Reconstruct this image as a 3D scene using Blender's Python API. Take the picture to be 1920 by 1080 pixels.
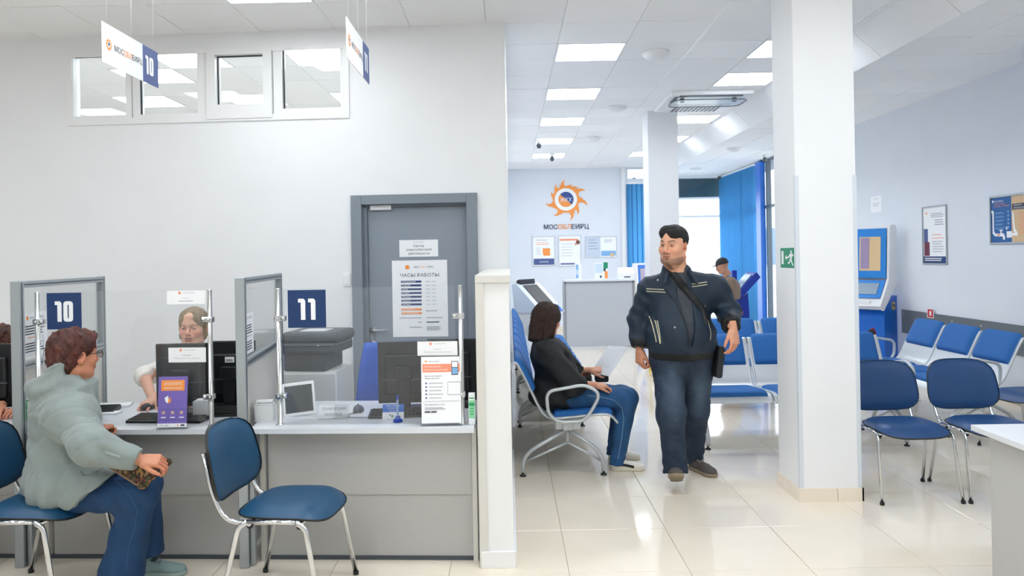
import bpy, bmesh, math, random
import numpy as np
from mathutils import Vector, Matrix, Euler, noise as mnoise
from mathutils.bvhtree import BVHTree
random.seed(7); np.random.seed(7)
for o in list(bpy.data.objects): bpy.data.objects.remove(o)
SC = bpy.context.scene; COL = SC.collection
R = math.radians; PI = math.pi
# ---------------------------------------------------------------- camera, world, exposure
cd = bpy.data.cameras.new('camera'); cam = bpy.data.objects.new('camera', cd); COL.objects.link(cam)
ROLL = .018; cc, ss = math.cos(ROLL), math.sin(ROLL)
EYE = 1.585; FPX = 1450.
cam.matrix_world = Matrix(((cc, ss, 0, 0), (0, 0, -1, 0), (-ss, cc, 0, EYE), (0, 0, 0, 1)))
cd.sensor_width = 36; cd.lens = FPX/1920*36; cd.shift_x = .0026; cd.shift_y = -.03125
cd.clip_start = .05; cd.dof.use_dof = True; cd.dof.focus_distance = 4.6; cd.dof.aperture_fstop = 5.0
SC.camera = cam
SC.view_settings.view_transform = 'Standard'; SC.view_settings.look = 'None'
SC.view_settings.gamma = 1; SC.view_settings.use_curve_mapping = False
SC.view_settings.exposure = 0.73
W = bpy.data.worlds.new('sky'); SC.world = W; W.use_nodes = True
W.node_tree.nodes['Background'].inputs[0].default_value = (.86, .93, 1, 1)
W.node_tree.nodes['Background'].inputs[1].default_value = 3.5
LAMP_E = 9.5
try:
    SC.cycles.use_denoising = True; SC.cycles.max_bounces = 10; SC.cycles.diffuse_bounces = 7
    SC.cycles.transparent_max_bounces = 16; SC.cycles.sample_clamp_indirect = 6
    SC.cycles.caustics_reflective = False; SC.cycles.caustics_refractive = False
except Exception: pass
# ---------------------------------------------------------------- pixel -> place helpers (layout of the room)
def de(px, py):
    dx, dy = px-955, py-480
    return dx*cc-dy*ss, dx*ss+dy*cc
def at(px, py, Y):
    x, y = de(px, py); return Vector((x/FPX*Y, Y, EYE-y/FPX*Y))
def fl(px, py, z=0):
    x, y = de(px, py); Y = (EYE-z)*FPX/y; return Vector((x/FPX*Y, Y, z))
# ---------------------------------------------------------------- materials
def srgb(h):
    if isinstance(h, str):
        v = [int(h[i:i+2], 16)/255 for i in (0, 2, 4)]
        return tuple((c/12.92 if c <= .04045 else ((c+.055)/1.055)**2.4) for c in v)
    return tuple(h)
MAT = {}
def mat(name, col='ffffff', rough=.5, metal=0, spec=.5, var=0, vscale=8, bump=0, bscale=40, coat=0, emit=0, sss=0, stretch=(1, 1, 1), rand=0, attr=None, sheen=0):
    if name in MAT: return MAT[name]
    m = bpy.data.materials.new(name); m.use_nodes = True; nt = m.node_tree; N = nt.nodes; L = nt.links
    b = N['Principled BSDF']; c = srgb(col)
    b.inputs['Base Color'].default_value = (*c, 1); b.inputs['Roughness'].default_value = rough
    b.inputs['Metallic'].default_value = metal; b.inputs['Specular IOR Level'].default_value = spec
    b.inputs['Coat Weight'].default_value = coat; b.inputs['Coat Roughness'].default_value = .05
    if sheen: b.inputs['Sheen Weight'].default_value = sheen
    if sss:
        b.inputs['Subsurface Weight'].default_value = sss; b.inputs['Subsurface Radius'].default_value = (1, .35, .2)
        b.inputs['Subsurface Scale'].default_value = .006
    if emit:
        b.inputs['Emission Color'].default_value = (*c, 1); b.inputs['Emission Strength'].default_value = emit
    tc = None
    if var or bump:
        tc = N.new('ShaderNodeTexCoord'); mp = N.new('ShaderNodeMapping'); mp.inputs['Scale'].default_value = stretch
        L.new(tc.outputs['Object'], mp.inputs['Vector'])
    src = None
    if attr:
        a = N.new('ShaderNodeAttribute'); a.attribute_name = attr; src = a.outputs['Color']
    if rand:
        oi = N.new('ShaderNodeObjectInfo'); hs = N.new('ShaderNodeHueSaturation')
        mr = N.new('ShaderNodeMapRange'); mr.inputs['To Min'].default_value = 1-rand; mr.inputs['To Max'].default_value = 1+rand
        L.new(oi.outputs['Random'], mr.inputs['Value']); L.new(mr.outputs[0], hs.inputs['Value'])
        hs.inputs['Color'].default_value = (*c, 1)
        if src: L.new(src, hs.inputs['Color'])
        src = hs.outputs[0]
    if var:
        n = N.new('ShaderNodeTexNoise'); n.inputs['Scale'].default_value = vscale; n.inputs['Detail'].default_value = 5
        L.new(mp.outputs[0], n.inputs['Vector'])
        mr = N.new('ShaderNodeMapRange'); mr.inputs['From Min'].default_value = .3; mr.inputs['From Max'].default_value = .7
        mr.inputs['To Min'].default_value = 1-var; mr.inputs['To Max'].default_value = 1+var
        L.new(n.outputs[0], mr.inputs['Value'])
        hs = N.new('ShaderNodeHueSaturation'); hs.inputs['Color'].default_value = (*c, 1)
        if src: L.new(src, hs.inputs['Color'])
        L.new(mr.outputs[0], hs.inputs['Value']); src = hs.outputs[0]
    if src: L.new(src, b.inputs['Base Color'])
    if bump:
        n = N.new('ShaderNodeTexNoise'); n.inputs['Scale'].default_value = bscale; n.inputs['Detail'].default_value = 4
        L.new(mp.outputs[0], n.inputs['Vector'])
        bp = N.new('ShaderNodeBump'); bp.inputs['Strength'].default_value = bump; bp.inputs['Distance'].default_value = .01
        L.new(n.outputs[0], bp.inputs['Height']); L.new(bp.outputs[0], b.inputs['Normal'])
    MAT[name] = m; return m
def glassmat(name, tint=(1, 1, 1), haze=.04, gloss=.06, rough=.0):
    if name in MAT: return MAT[name]
    m = bpy.data.materials.new(name); m.use_nodes = True; nt = m.node_tree; N = nt.nodes; L = nt.links
    N.remove(N['Principled BSDF']); out = N['Material Output']
    t = N.new('ShaderNodeBsdfTransparent'); t.inputs[0].default_value = (*tint, 1)
    g = N.new('ShaderNodeBsdfGlossy'); g.inputs['Roughness'].default_value = rough
    d = N.new('ShaderNodeBsdfDiffuse'); d.inputs[0].default_value = (.9, .93, .95, 1)
    fr = N.new('ShaderNodeFresnel'); fr.inputs['IOR'].default_value = 1.45
    m1 = N.new('ShaderNodeMixShader'); m2 = N.new('ShaderNodeMixShader'); m1.inputs[0].default_value = haze
    L.new(t.outputs[0], m1.inputs[1]); L.new(d.outputs[0], m1.inputs[2])
    mm = N.new('ShaderNodeMath'); mm.operation = 'MULTIPLY'; mm.inputs[1].default_value = gloss/.034; L.new(fr.outputs[0], mm.inputs[0]); mm.use_clamp = True
    L.new(mm.outputs[0], m2.inputs[0]); L.new(m1.outputs[0], m2.inputs[1]); L.new(g.outputs[0], m2.inputs[2])
    L.new(m2.outputs[0], out.inputs[0]); MAT[name] = m; return m
wallm = mat('wall_paint', 'eaecef', .55, var=.012, vscale=3, bump=.03, bscale=250)
wallg = mat('wall_paint_cool', 'dfe4ec', .55, var=.012, vscale=3, bump=.03, bscale=250)
trimw = mat('white_trim', 'e9eaeb', .35)
beige = mat('beige_trim', 'd5d3cd', .4)
ceilm = mat('ceiling_tile', 'f6f7f8', .85, var=.02, vscale=60, bump=.12, bscale=400, rand=.025)
gapm = mat('ceiling_void', 'b4b7b9', .9)
tbar = mat('ceiling_bar', 'f2f3f3', .4)
lampm = mat('lamp_diffuser', (.905, .955, 1.0), .4, emit=LAMP_E)
floorm = mat('floor_tile', 'eae0d0', .07, spec=.45, var=.02, vscale=4, rand=.015)
grout = mat('grout', 'a89c86', .8)
chrome = mat('chrome', 'd6d8da', .12, metal=1)
steel = mat('steel', 'b9bcc0', .3, metal=1)
alum = mat('aluminium', 'aab1b6', .4, metal=.6)
silverp = mat('silver_paint', 'c3c8cb', .35, metal=.35)
counterm = mat('counter_grey', 'b6b6b5', .5, var=.01, vscale=30)
countert = mat('counter_top', 'd9dde3', .3, var=.01, vscale=50)
black = mat('black_plastic', '17191c', .4)
blackm = mat('black_matte', '101214', .6)
dgrey = mat('dark_grey_plastic', '4a5058', .45)
lgrey = mat('light_grey_plastic', 'd3d6d8', .4)
white = mat('white_plastic', 'f0f1f2', .35)
paper = mat('paper', 'f3f5f8', .8)
navy = mat('navy_print', '123a73', .6)
slate = mat('slate_print', '4d5f92', .6)
orange = mat('orange_print', 'f79a48', .6)
salmon = mat('salmon_print', 'f2997a', .6)
ink = mat('ink', '3c4250', .7)
inkl = mat('ink_light', 'a9aeb9', .7)
purple = mat('purple_print', '7b68b8', .6)
sky_p = mat('sky_print', '7fb2e0', .6)
beigep = mat('beige_print', 'd9b98f', .6)
green = mat('green_print', '0f8a63', .5)
lgreen = mat('mint_print', '8ed9a8', .6)
doorg = mat('door_grey', '89939e', .45, var=.01, vscale=5)
frameg = mat('door_frame_grey', '7f8993', .45)
bluevin = mat('blue_vinyl', '174a6e', .42, var=.04, vscale=6, bump=.06, bscale=300)
bluevin2 = mat('blue_vinyl_saturated', '124378', .42, var=.04, vscale=6, bump=.06, bscale=300)
bluefab = mat('blue_fabric', '1d62a8', .75, var=.05, vscale=80, bump=.1, bscale=600)
blueplastic = mat('blue_plastic', '0d63c4', .4)
blinds = mat('blue_blind', '1c7fdc', .6)
glass = glassmat('clear_glass', (.99, 1, .995), .01, .05)
plexi = glassmat('plexiglass', (.985, .992, .997), .03, .022)
glassw = glassmat('window_glass', (.985, .995, .998), .0, .018)
# ---------------------------------------------------------------- mesh builder
class MB:
    def __init__(s): s.bm = bmesh.new(); s.mats = []; s.mi = 0
    def m(s, material):
        if material not in s.mats: s.mats.append(material)
        s.mi = s.mats.index(material); return s
    def _set(s, faces, smooth=False):
        for f in faces: f.material_index = s.mi; f.smooth = smooth
    def box(s, x0, y0, z0, x1, y1, z1, bev=0, M=None, seg=2):
        n0 = len(s.bm.faces)
        r = bmesh.ops.create_cube(s.bm, size=1)
        vs = r['verts']
        for v in vs: v.co = Vector(((x0+x1)/2+v.co.x*(x1-x0), (y0+y1)/2+v.co.y*(y1-y0), (z0+z1)/2+v.co.z*(z1-z0)))
        fs = set(f for v in vs for f in v.link_faces)
        if bev:
            es = list(set(e for v in vs for e in v.link_edges))
            rb = bmesh.ops.bevel(s.bm, geom=es, offset=bev, segments=seg, affect='EDGES', profile=.5)
            vs = list(set(v for f in rb['faces'] for v in f.verts) | set(v for v in vs if v.is_valid))
            fs = set(f for v in vs for f in v.link_faces)
        if M is not None:
            for v in vs: v.co = M @ v.co
        s._set(fs, False); return s
    def prism(s, pts, h0, h1, axis='z', M=None, smooth=False):
        """polygon pts (2D) extruded along axis."""
        def mk(p, h):
            if axis == 'z': return Vector((p[0], p[1], h))
            if axis == 'y': return Vector((p[0], h, p[1]))
            return Vector((h, p[0], p[1]))
        a = [s.bm.verts.new(mk(p, h0)) for p in pts]; b = [s.bm.verts.new(mk(p, h1)) for p in pts]
        fs = [s.bm.faces.new(a), s.bm.faces.new(b[::-1])]
        n = len(pts)
        for i in range(n):
            f = s.bm.faces.new((a[i], b[i], b[(i+1) % n], a[(i+1) % n])); f.smooth = smooth; fs.append(f)
        for f in fs: f.material_index = s.mi
        if M is not None:
            for v in a+b: v.co = M @ v.co
        return s
    def tube(s, pts, r, n=10, closed=False, ry=None, cap=True):
        """round (or oval) tube along a polyline with smoothed frames; r number or list"""
        pts = [Vector(p) for p in pts]; N = len(pts)
        rings = []; up = None
        for i, p in enumerate(pts):
            if closed: t = (pts[(i+1) % N]-pts[i-1])
            else: t = (pts[min(i+1, N-1)]-pts[max(i-1, 0)])
            t.normalize()
            if up is None:
                up = Vector((0, 0, 1)) if abs(t.z) < .9 else Vector((1, 0, 0))
            sd = t.cross(up)
            if sd.length < 1e-4: sd = t.cross(Vector((0, 1, 0)))
            sd.normalize(); up = sd.cross(t).normalized()
            rr = r[i] if isinstance(r, (list, tuple)) else r
            r2 = ry if ry else rr
            rings.append([s.bm.verts.new(p+sd*math.cos(2*PI*k/n)*rr+up*math.sin(2*PI*k/n)*r2) for k in range(n)])
        fs = []
        for i in range(N if closed else N-1):
            a, b = rings[i], rings[(i+1) % N]
            for k in range(n): fs.append(s.bm.faces.new((a[k], a[(k+1) % n], b[(k+1) % n], b[k])))
        s._set(fs, True)
        if cap and not closed:
            s._set([s.bm.faces.new(rings[0][::-1]), s.bm.faces.new(rings[-1])])
        return s
    def lathe(s, prof, n=24, M=None, smooth=True):
        rings = []
        for (r, z) in prof:
            if r < 1e-5: rings.append([s.bm.verts.new((0, 0, z))])
            else: rings.append([s.bm.verts.new((r*math.cos(2*PI*k/n), r*math.sin(2*PI*k/n), z)) for k in range(n)])
        fs = []
        for a, b in zip(rings[:-1], rings[1:]):
            for k in range(n):
                q = [a[k % len(a)], a[(k+1) % len(a)], b[(k+1) % len(b)], b[k % len(b)]]
                q2 = []
                for v in q:
                    if v not in q2: q2.append(v)
                if len(q2) > 2:
                    try: fs.append(s.bm.faces.new(q2))
                    except ValueError: pass
        s._set(fs, smooth)
        if M is not None:
            for r_ in rings:
                for v in r_: v.co = M @ v.co
        return s
    def grid(s, fn, nu, nv, thick=0, smooth=True):
        """surface fn(u,v)->Vector, u,v in 0..1; thick via offset along normal"""
        V = [[fn(i/nu, j/nv) for j in range(nv+1)] for i in range(nu+1)]
        def layer(VV): return [[s.bm.verts.new(p) for p in row] for row in VV]
        A = layer(V); fs = []
        for i in range(nu):
            for j in range(nv): fs.append(s.bm.faces.new((A[i][j], A[i+1][j], A[i+1][j+1], A[i][j+1])))
        s._set(fs, smooth)
        if thick:
            e = 1e-3
            B = []
            for i in range(nu+1):
                row = []
                for j in range(nv+1):
                    u, v = i/nu, j/nv
                    du = fn(min(u+e, 1), v)-fn(max(u-e, 0), v); dv = fn(u, min(v+e, 1))-fn(u, max(v-e, 0))
                    n_ = du.cross(dv)
                    n_ = n_.normalized() if n_.length > 1e-12 else Vector((0, 0, 1))
                    row.append(V[i][j]-n_*thick)
                B.append(row)
            Bv = layer(B); g = []
            for i in range(nu):
                for j in range(nv): g.append(s.bm.faces.new((Bv[i][j+1], Bv[i+1][j+1], Bv[i+1][j], Bv[i][j])))
            for i in range(nu):
                g.append(s.bm.faces.new((A[i+1][0], A[i][0], Bv[i][0], Bv[i+1][0]))); g.append(s.bm.faces.new((A[i][nv], A[i+1][nv], Bv[i+1][nv], Bv[i][nv])))
            for j in range(nv):
                g.append(s.bm.faces.new((A[0][j], A[0][j+1], Bv[0][j+1], Bv[0][j]))); g.append(s.bm.faces.new((A[nu][j+1], A[nu][j], Bv[nu][j], Bv[nu][j+1])))
            s._set(g, smooth)
        return s
    def build(s, name, parent=None, M=None, loc=None, rot=None):
        me = bpy.data.meshes.new(name)
        bmesh.ops.recalc_face_normals(s.bm, faces=s.bm.faces)
        s.bm.to_mesh(me); s.bm.free()
        for m_ in s.mats: me.materials.append(m_)
        return link(name, me, parent, M, loc, rot)
def link(name, me, parent=None, M=None, loc=None, rot=None):
    o = bpy.data.objects.new(name, me); COL.objects.link(o)
    if parent is not None: o.parent = parent
    if M is not None: o.matrix_local = M
    if loc is not None: o.location = loc
    if rot is not None: o.rotation_euler = rot
    return o
def mb(material): return MB().m(material)
def tag(o, label=None, cat=None, group=None, kind=None):
    if label: o['label'] = label
    if cat: o['category'] = cat
    if group: o['group'] = group
    if kind: o['kind'] = kind
    return o
def thing(name, label, cat, loc=(0, 0, 0), rz=0, group=None, rot=None):
    o = bpy.data.objects.new(name, None); COL.objects.link(o); o.location = loc
    o.rotation_euler = rot if rot else (0, 0, rz); o.empty_display_size = .1
    return tag(o, label, cat, group)
def struct(o): o['kind'] = 'structure'; return o
KIDS = {}
def kids(o): return [c for c in bpy.data.objects if c.parent == o]
def dup(o, loc=None, rz=None, label=None, parent=None, group=None):
    c = o.copy(); COL.objects.link(c)
    if parent is not None: c.parent = parent
    for k in kids(o): dup(k, parent=c)
    if loc is not None: c.location = loc
    if rz is not None: c.rotation_euler = (0, 0, rz)
    if label: c['label'] = label
    if group: c['group'] = group
    return c
def arc(c, r, a0, a1, n, ax=(1, 0, 0), ay=(0, 0, 1)):
    ax, ay, c = Vector(ax), Vector(ay), Vector(c)
    return [c+ax*math.cos(R(a0+(a1-a0)*i/n))*r+ay*math.sin(R(a0+(a1-a0)*i/n))*r for i in range(n+1)]
def roundpath(pts, r, n=5, closed=False):
    """polyline with rounded corners"""
    P = [Vector(p) for p in pts]; out = []; N = len(P)
    for i, p in enumerate(P):
        if not closed and i in (0, N-1): out.append(p); continue
        a, b = P[i-1], P[(i+1) % N]
        d1, d2 = (a-p), (b-p); l = min(r, d1.length*.49, d2.length*.49)
        q1, q2 = p+d1.normalized()*l, p+d2.normalized()*l
        for k in range(n+1):
            t = k/n; out.append(q1*(1-t)**2+p*2*t*(1-t)+q2*t*t)
    return out
# ---------------------------------------------------------------- lettering and printed sheets
_tc = {}
def text_mesh(txt, size, bold=0, depth=.0006):
    key = (txt, round(size, 4), bold)
    if key in _tc: return _tc[key]
    c = bpy.data.curves.new('t', 'FONT'); c.body = txt; c.size = 1; c.offset = bold*.8; c.resolution_u = 3; c.fill_mode = 'NONE'
    o = bpy.data.objects.new('t', c); COL.objects.link(o); bpy.context.view_layer.update()
    me = bpy.data.meshes.new_from_object(o.evaluated_get(bpy.context.evaluated_depsgraph_get()))
    nb_ = {}
    for e in me.edges:
        a, b_ = e.vertices; nb_.setdefault(a, []).append(b_); nb_.setdefault(b_, []).append(a)
    seen, loops = set(), []
    for st in sorted(nb_):
        if st in seen: continue
        lp = [st]; seen.add(st); cur = min(nb_[st]) if min(nb_[st]) > st else nb_[st][0]
        while cur not in seen:
            lp.append(cur); seen.add(cur); nx = [q for q in nb_[cur] if q not in seen]
            if not nx: break
            cur = nx[0]
        if len(lp) > 2: loops.append([me.vertices[i].co.copy() for i in lp])
    area = lambda L: sum(L[i-1].x*L[i].y-L[i].x*L[i-1].y for i in range(len(L)))/2
    def inside(p, L):
        c_ = False
        for i in range(len(L)):
            a, b_ = L[i-1], L[i]
            if (a.y > p.y) != (b_.y > p.y) and p.x < (b_.x-a.x)*(p.y-a.y)/(b_.y-a.y)+a.x: c_ = not c_
        return c_
    ar = [area(L) for L in loops]; sg = 1 if not ar or ar[max(range(len(ar)), key=lambda i: abs(ar[i]))] > 0 else -1
    vs, fs = [], []
    from mathutils.geometry import tessellate_polygon
    for gi, (L, a) in enumerate(zip(loops, ar)):
        if a*sg <= 0 and any(inside(L[0], K) for K, a2 in zip(loops, ar) if a2*sg > 0): continue
        grp = [L]+[K for K, a2 in zip(loops, ar) if a2*sg < 0 and inside(K[0], L)]
        flat = [p for g in grp for p in g]; o_ = len(vs); vs += [Vector((p.x*size, p.y*size, .00006*(gi % 2))) for p in flat]
        fs += [tuple(o_+i for i in t) for t in tessellate_polygon(grp)]
    bpy.data.objects.remove(o); bpy.data.curves.remove(c); bpy.data.meshes.remove(me)
    _tc[key] = (vs, fs); return _tc[key]
def add_text(b, txt, x, z, size, y, align='l', bold=0, wmax=None, lift=.0004):
    vs, fs = text_mesh(txt, size, bold)
    if not vs: return
    x0 = min(v.x for v in vs); x1 = max(v.x for v in vs); w = x1-x0; sx = 1
    if wmax: sx = wmax/w; w = wmax
    off = x-(0 if align == 'l' else w/2 if align == 'c' else w)
    nv = [b.bm.verts.new((off+(v.x-x0)*sx, y-v.z, z+v.y)) for v in vs]
    for f in fs:
        try: ff = b.bm.faces.new([nv[i] for i in f]); ff.material_index = b.mi
        except ValueError: pass
def sheet(name, w, h, items, label=None, cat=None, loc=(0, 0, 0), rot=(0, 0, 0), t=.001, base=paper, frame=None, parent=None, group=None, M=None, fmat=None, backing=None):
    """flat printed sheet: local x right, z up from bottom-left corner, printed side towards -y"""
    b = mb(base); b.box(0, 0, 0, w, t, h)
    o = b.build(name, parent=parent, loc=loc, rot=rot)
    if M is not None: o.matrix_local = M
    if label: tag(o, label, cat, group)
    by = {}
    for ii, it in enumerate(items):
        by.setdefault(it[1], []).append((ii, it))
    lay = {}
    for m_, its in by.items():
        hast = False; bb = mb(m_)
        for ii, it in its:
            k = it[0]; lift = .0005+.00006*ii
            if k == 'r': bb.box(it[2]*w, -lift, it[3]*h, it[4]*w, -.0001, it[5]*h)
            elif k == 'o':
                n = 20; bb.prism([(it[2]*w+it[4]*math.cos(2*PI*i/n)*w, it[3]*h+it[4]*math.sin(2*PI*i/n)*w) for i in range(n)], -lift, -.0001, 'y')
            elif k == 'p': bb.prism([(x*w, z*h) for x, z in it[2]], -lift, -.0001, 'y')
            elif k == 't': hast = True; add_text(bb, it[5], it[2]*w, it[3]*h, it[4]*h, -.0006-.00006*ii, it[6] if len(it) > 6 else 'l', it[7] if len(it) > 7 else 0, (it[8]*w) if len(it) > 8 and it[8] else None)
        bb.build('lettering' if hast else 'print', parent=o)
    if frame:
        f = mb(fmat or alum)
        for (a, c_, d, e) in ((-frame, -frame, w+frame, 0), (-frame, h, w+frame, h+frame), (-frame, 0, 0, h), (w, 0, w+frame, h)):
            f.box(a, -.012, c_, d, .012, e, .003)
        f.build('frame', parent=o)
    return o
def lines(m_, x0, x1, z0, n, dz, th, jit=.25):
    return [('r', m_, x0, z0-i*dz, x1-(x1-x0)*random.random()*jit, z0-i*dz+th) for i in range(n)]
def brand(x, z, s, wf=.5):
    """small sun emblem and the three-coloured word beside it (fractions of the sheet)"""
    return [('t', ink, x+.1, z, s, 'МОС', 'l', .02), ('t', orange, x+.1+wf*.33, z, s, 'ОБЛ', 'l', .02), ('t', ink, x+.1+wf*.66, z, s, 'ЕИРЦ', 'l', .02), ('o', orange, x+.03, z+s*.35, .03)]
# ================================================================ ROOM SHELL
CZ = 3.41; XL = -.04; XR = 5.1; YW = 6.05; YB = 16.3; YG = 18.4; LA = R(-3.3)
ML = Matrix.Translation((0, YW, 0)) @ Matrix.Rotation(LA, 4, 'Z')      # frame of the wall with the door
MLi = ML.inverted()
def wl(px, py, v=0):
    """pixel -> (u, z) on the door wall plane (v towards the back)"""
    d = at(px, py, 1)-Vector((0, 0, EYE)); o_ = MLi @ Vector((0, 0, EYE)); dd = MLi.to_3x3() @ d
    t = (v-o_.y)/dd.y; p = o_+dd*t; return p.x, p.z
def wlf(px, py, z):
    p = MLi @ fl(px, py, z); return p.x, p.y
# floor
b = mb(grout); b.box(-8, -3.5, -.12, 6.0, 19.2, -.003)
floor = struct(b.build('floor'))
PT = .6; FX0, FY0 = .27, 3.855
b = mb(floorm); b.box(-.2985, -.2985, -.012, .2985, .2985, 0, .0012, seg=1); t0 = b.build('floor_tile', parent=floor)
tile_me = t0.data; first = True; rest = mb(floorm)
for j in range(-12, 26):
    for i in range(-14, 9):
        x0, y0 = FX0+i*PT, FY0+j*PT
        if x0+PT > XR+.3 or y0 > 18.6: continue
        cx, cy = x0+.3, y0+.3
        vis = (3.2 < cy < 13 and cx > -.3) or (3.2 < cy < 4.4 and cx > -3.0)
        if vis and abs(cx/cy) < .72:
            o = t0 if first else t0.copy()
            if not first: COL.objects.link(o)
            first = False; o.location = (cx, cy, random.uniform(-.0003, .0003))
        else: rest.box(cx-.2985, cy-.2985, -.012, cx+.2985, cy+.2985, 0)
o = rest.build('floor_tiles', parent=floor); o['kind'] = 'stuff'
# ceiling
b = mb(gapm); b.box(-8, -3.5, CZ+.02, 6.0, 19.2, CZ+.1); ceiling = struct(b.build('ceiling'))
CX0, CY0 = .45, 6.68
lampspots = [(0, 0), (0, 3), (0, 6), (0, 9), (0, 12), (3, 0), (3, 2), (3, 6), (3, 9), (3, 12), (-4, -3),
             (-4, -6), (-4, -9), (-4, -12), (0, -6), (0, -10), (3, -6), (3, -10), (-7, -5), (-7, -9), (-10, -6), (-10, -10), (6, -8), (-7, -12), (0, -13), (3, -13),
             (-1, -6)]
office = [(-4, 0), (-4, 3), (-6, 0), (-7, 1), (-6, 3), (-8, 3), (-5, 5)]
lampset = set(lampspots+office)
b = mb(ceilm); b.box(-.2965, -.2965, 0, .2965, .2965, .014, .002, seg=1); t0 = b.build('ceiling_tile', parent=ceiling)
tile_c = t0.data; first = True; rest = mb(ceilm); acset = {(2, 3), (2, 4), (3, 3), (3, 4)}
for j in range(-17, 21):
    for i in range(-14, 8):
        if (i, j) in lampset: continue
        cx, cy = CX0+i*PT+.3, CY0+j*PT+.3
        if cx > XR+.25 or cy > 18.8: continue
        vis = (4.7 < cy < 18.5 and cx > 0) or (4.4 < cy < 6.4 and cx <= 0) or (6.4 < cy < 10 and -5.2 < cx < 0)
        if vis and -.75 < cx/cy < .72:
            o = t0 if first else t0.copy()
            if not first: COL.objects.link(o)
            first = False; o.location = (cx, cy, CZ+random.uniform(-.0015, .0025)); o.rotation_euler = (random.uniform(-.003, .003), random.uniform(-.003, .003), 0)
        else: rest.box(cx-.2965, cy-.2965, CZ, cx+.2965, cy+.2965, CZ+.014)
o = rest.build('ceiling_tiles', parent=ceiling); o['kind'] = 'stuff'
b = mb(tbar)
for i in range(-14, 9): b.box(CX0+i*PT-.0022, -3.4, CZ+.006, CX0+i*PT+.0022, 18.6, CZ+.018)
for j in range(-17, 21): b.box(-7.9, CY0+j*PT-.0018, CZ+.008, 5.1, CY0+j*PT+.0018, CZ+.018)
b.box(CX0+2*PT-.011, 5.2, CZ-.006, CX0+2*PT+.011, 8.5, CZ+.01)
b.build('ceiling_grid', parent=ceiling)
# ceiling lamps: one thing each
def lamp():
    t = thing('ceiling_lamp', '', 'lamp')
    b = mb(trimw)
    for q in ((-.3, -.3, .3, -.285), (-.3, .285, .3, .3), (-.3, -.285, -.285, .285), (.285, -.285, .3, .285)): b.box(q[0], q[1], -.004, q[2], q[3], .02)
    b.build('frame', parent=t); b = mb(lampm); b.box(-.286, -.286, .0, .286, .286, .012); b.build('diffuser', parent=t); return t
L0 = lamp(); names = {(0, 0): 'square ceiling light panel nearest in the long left row of the hall', (0, 3): 'second square ceiling light panel of the hall row beside the wall corner',
    (0, 6): 'third square ceiling light panel of the hall row beside the wall corner', (0, 9): 'fourth square ceiling light panel of the hall row, a camera beside it',
    (0, 12): 'farthest square ceiling light panel above the wall with the sun emblem', (3, 0): 'square ceiling light panel half hidden behind the top of the near pillar',
    (3, 2): 'square ceiling light panel just before the ceiling air conditioner', (3, 6): 'ceiling light panel behind the air conditioner, hidden by the boxed duct',
    (3, 9): 'small ceiling light panel showing right of the far pillar', (3, 12): 'farthest ceiling light panel, left of the far pillar top', (-4, -3): 'ceiling light panel above the counters, cut by the top edge of the picture',
    (-4, 0): 'back office light panel seen through the rightmost transom pane', (-4, 3): 'back office light panel low in the rightmost transom pane', (-6, 0): 'back office light panel high in the second transom pane',
    (-7, 1): 'back office light panel behind the hanging sign numbered 10', (-6, 3): 'back office light panel low in the second transom pane', (-8, 3): 'back office light panel low in the leftmost transom pane', (-5, 5): 'back office light panel low in the third transom pane'}
for k, (i, j) in enumerate(lampspots+office):
    o = L0 if k == 0 else dup(L0)
    o.location = (CX0+i*PT+.3, CY0+j*PT+.3, CZ)
    o['label'] = names.get((i, j), 'square ceiling light panel above the camera, out of the picture'); o['group'] = 'square ceiling light panels'
# walls
def wallbox(name, q, m_=wallm, kind=True, par=None, M=None):
    b = mb(m_); b.box(*q); o = b.build(name, parent=par, M=M)
    return struct(o) if kind else o
wallbox('wall_right', (XR, -3.5, 0, XR+.15, 12.6, CZ+.1), wallg)
wallbox('wall_back', (XL-.1, YB, 0, 2.47, YB+.15, CZ+.1), wallg)
wallbox('wall_front', (-8, -3.5, 0, 6, -3.35, CZ+.1))
wallbox('wall_left', (-8, -3.5, 0, -7.85, 19, CZ+.1))
wallbox('wall_hall', (XL-.12, YW+.1, 0, XL, YB+.1, CZ+.05))
wallbox('wall_office', (-7.9, 11.2, 0, XL-.12, 11.35, CZ+.1), wallg)
wallbox('wall_return', (3.2, YB, 0, 3.3, YG+.1, CZ+.1))
# door wall with transom window and door openings, in its own slanted frame
wx0, wz0 = wl(124, 226); wx1, wz1 = wl(655, 84)
wx0 = -3.56; wx1 = -1.245; wz0 = 2.70; wz1 = 3.30
DX0, DX1, DZ = -1.19, -.30, 2.04
UE = XL+.02
b = mb(wallm)
for q in ((-7.9, 0, wx0, CZ+.05), (wx0, 0, wx1, wz0), (wx0, wz1, wx1, CZ+.05), (wx1, 0, DX0, CZ+.05), (DX0, DZ, DX1, CZ+.05), (DX1, 0, UE, CZ+.05)):
    b.box(q[0], 0, q[1], q[2], .14, q[3])
dw = struct(b.build('wall_counter', M=ML))
b = mb(trimw); b.box(UE-.002, -.012, 0, UE+.012, .16, CZ); struct(b.build('trim_1', M=ML))
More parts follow.
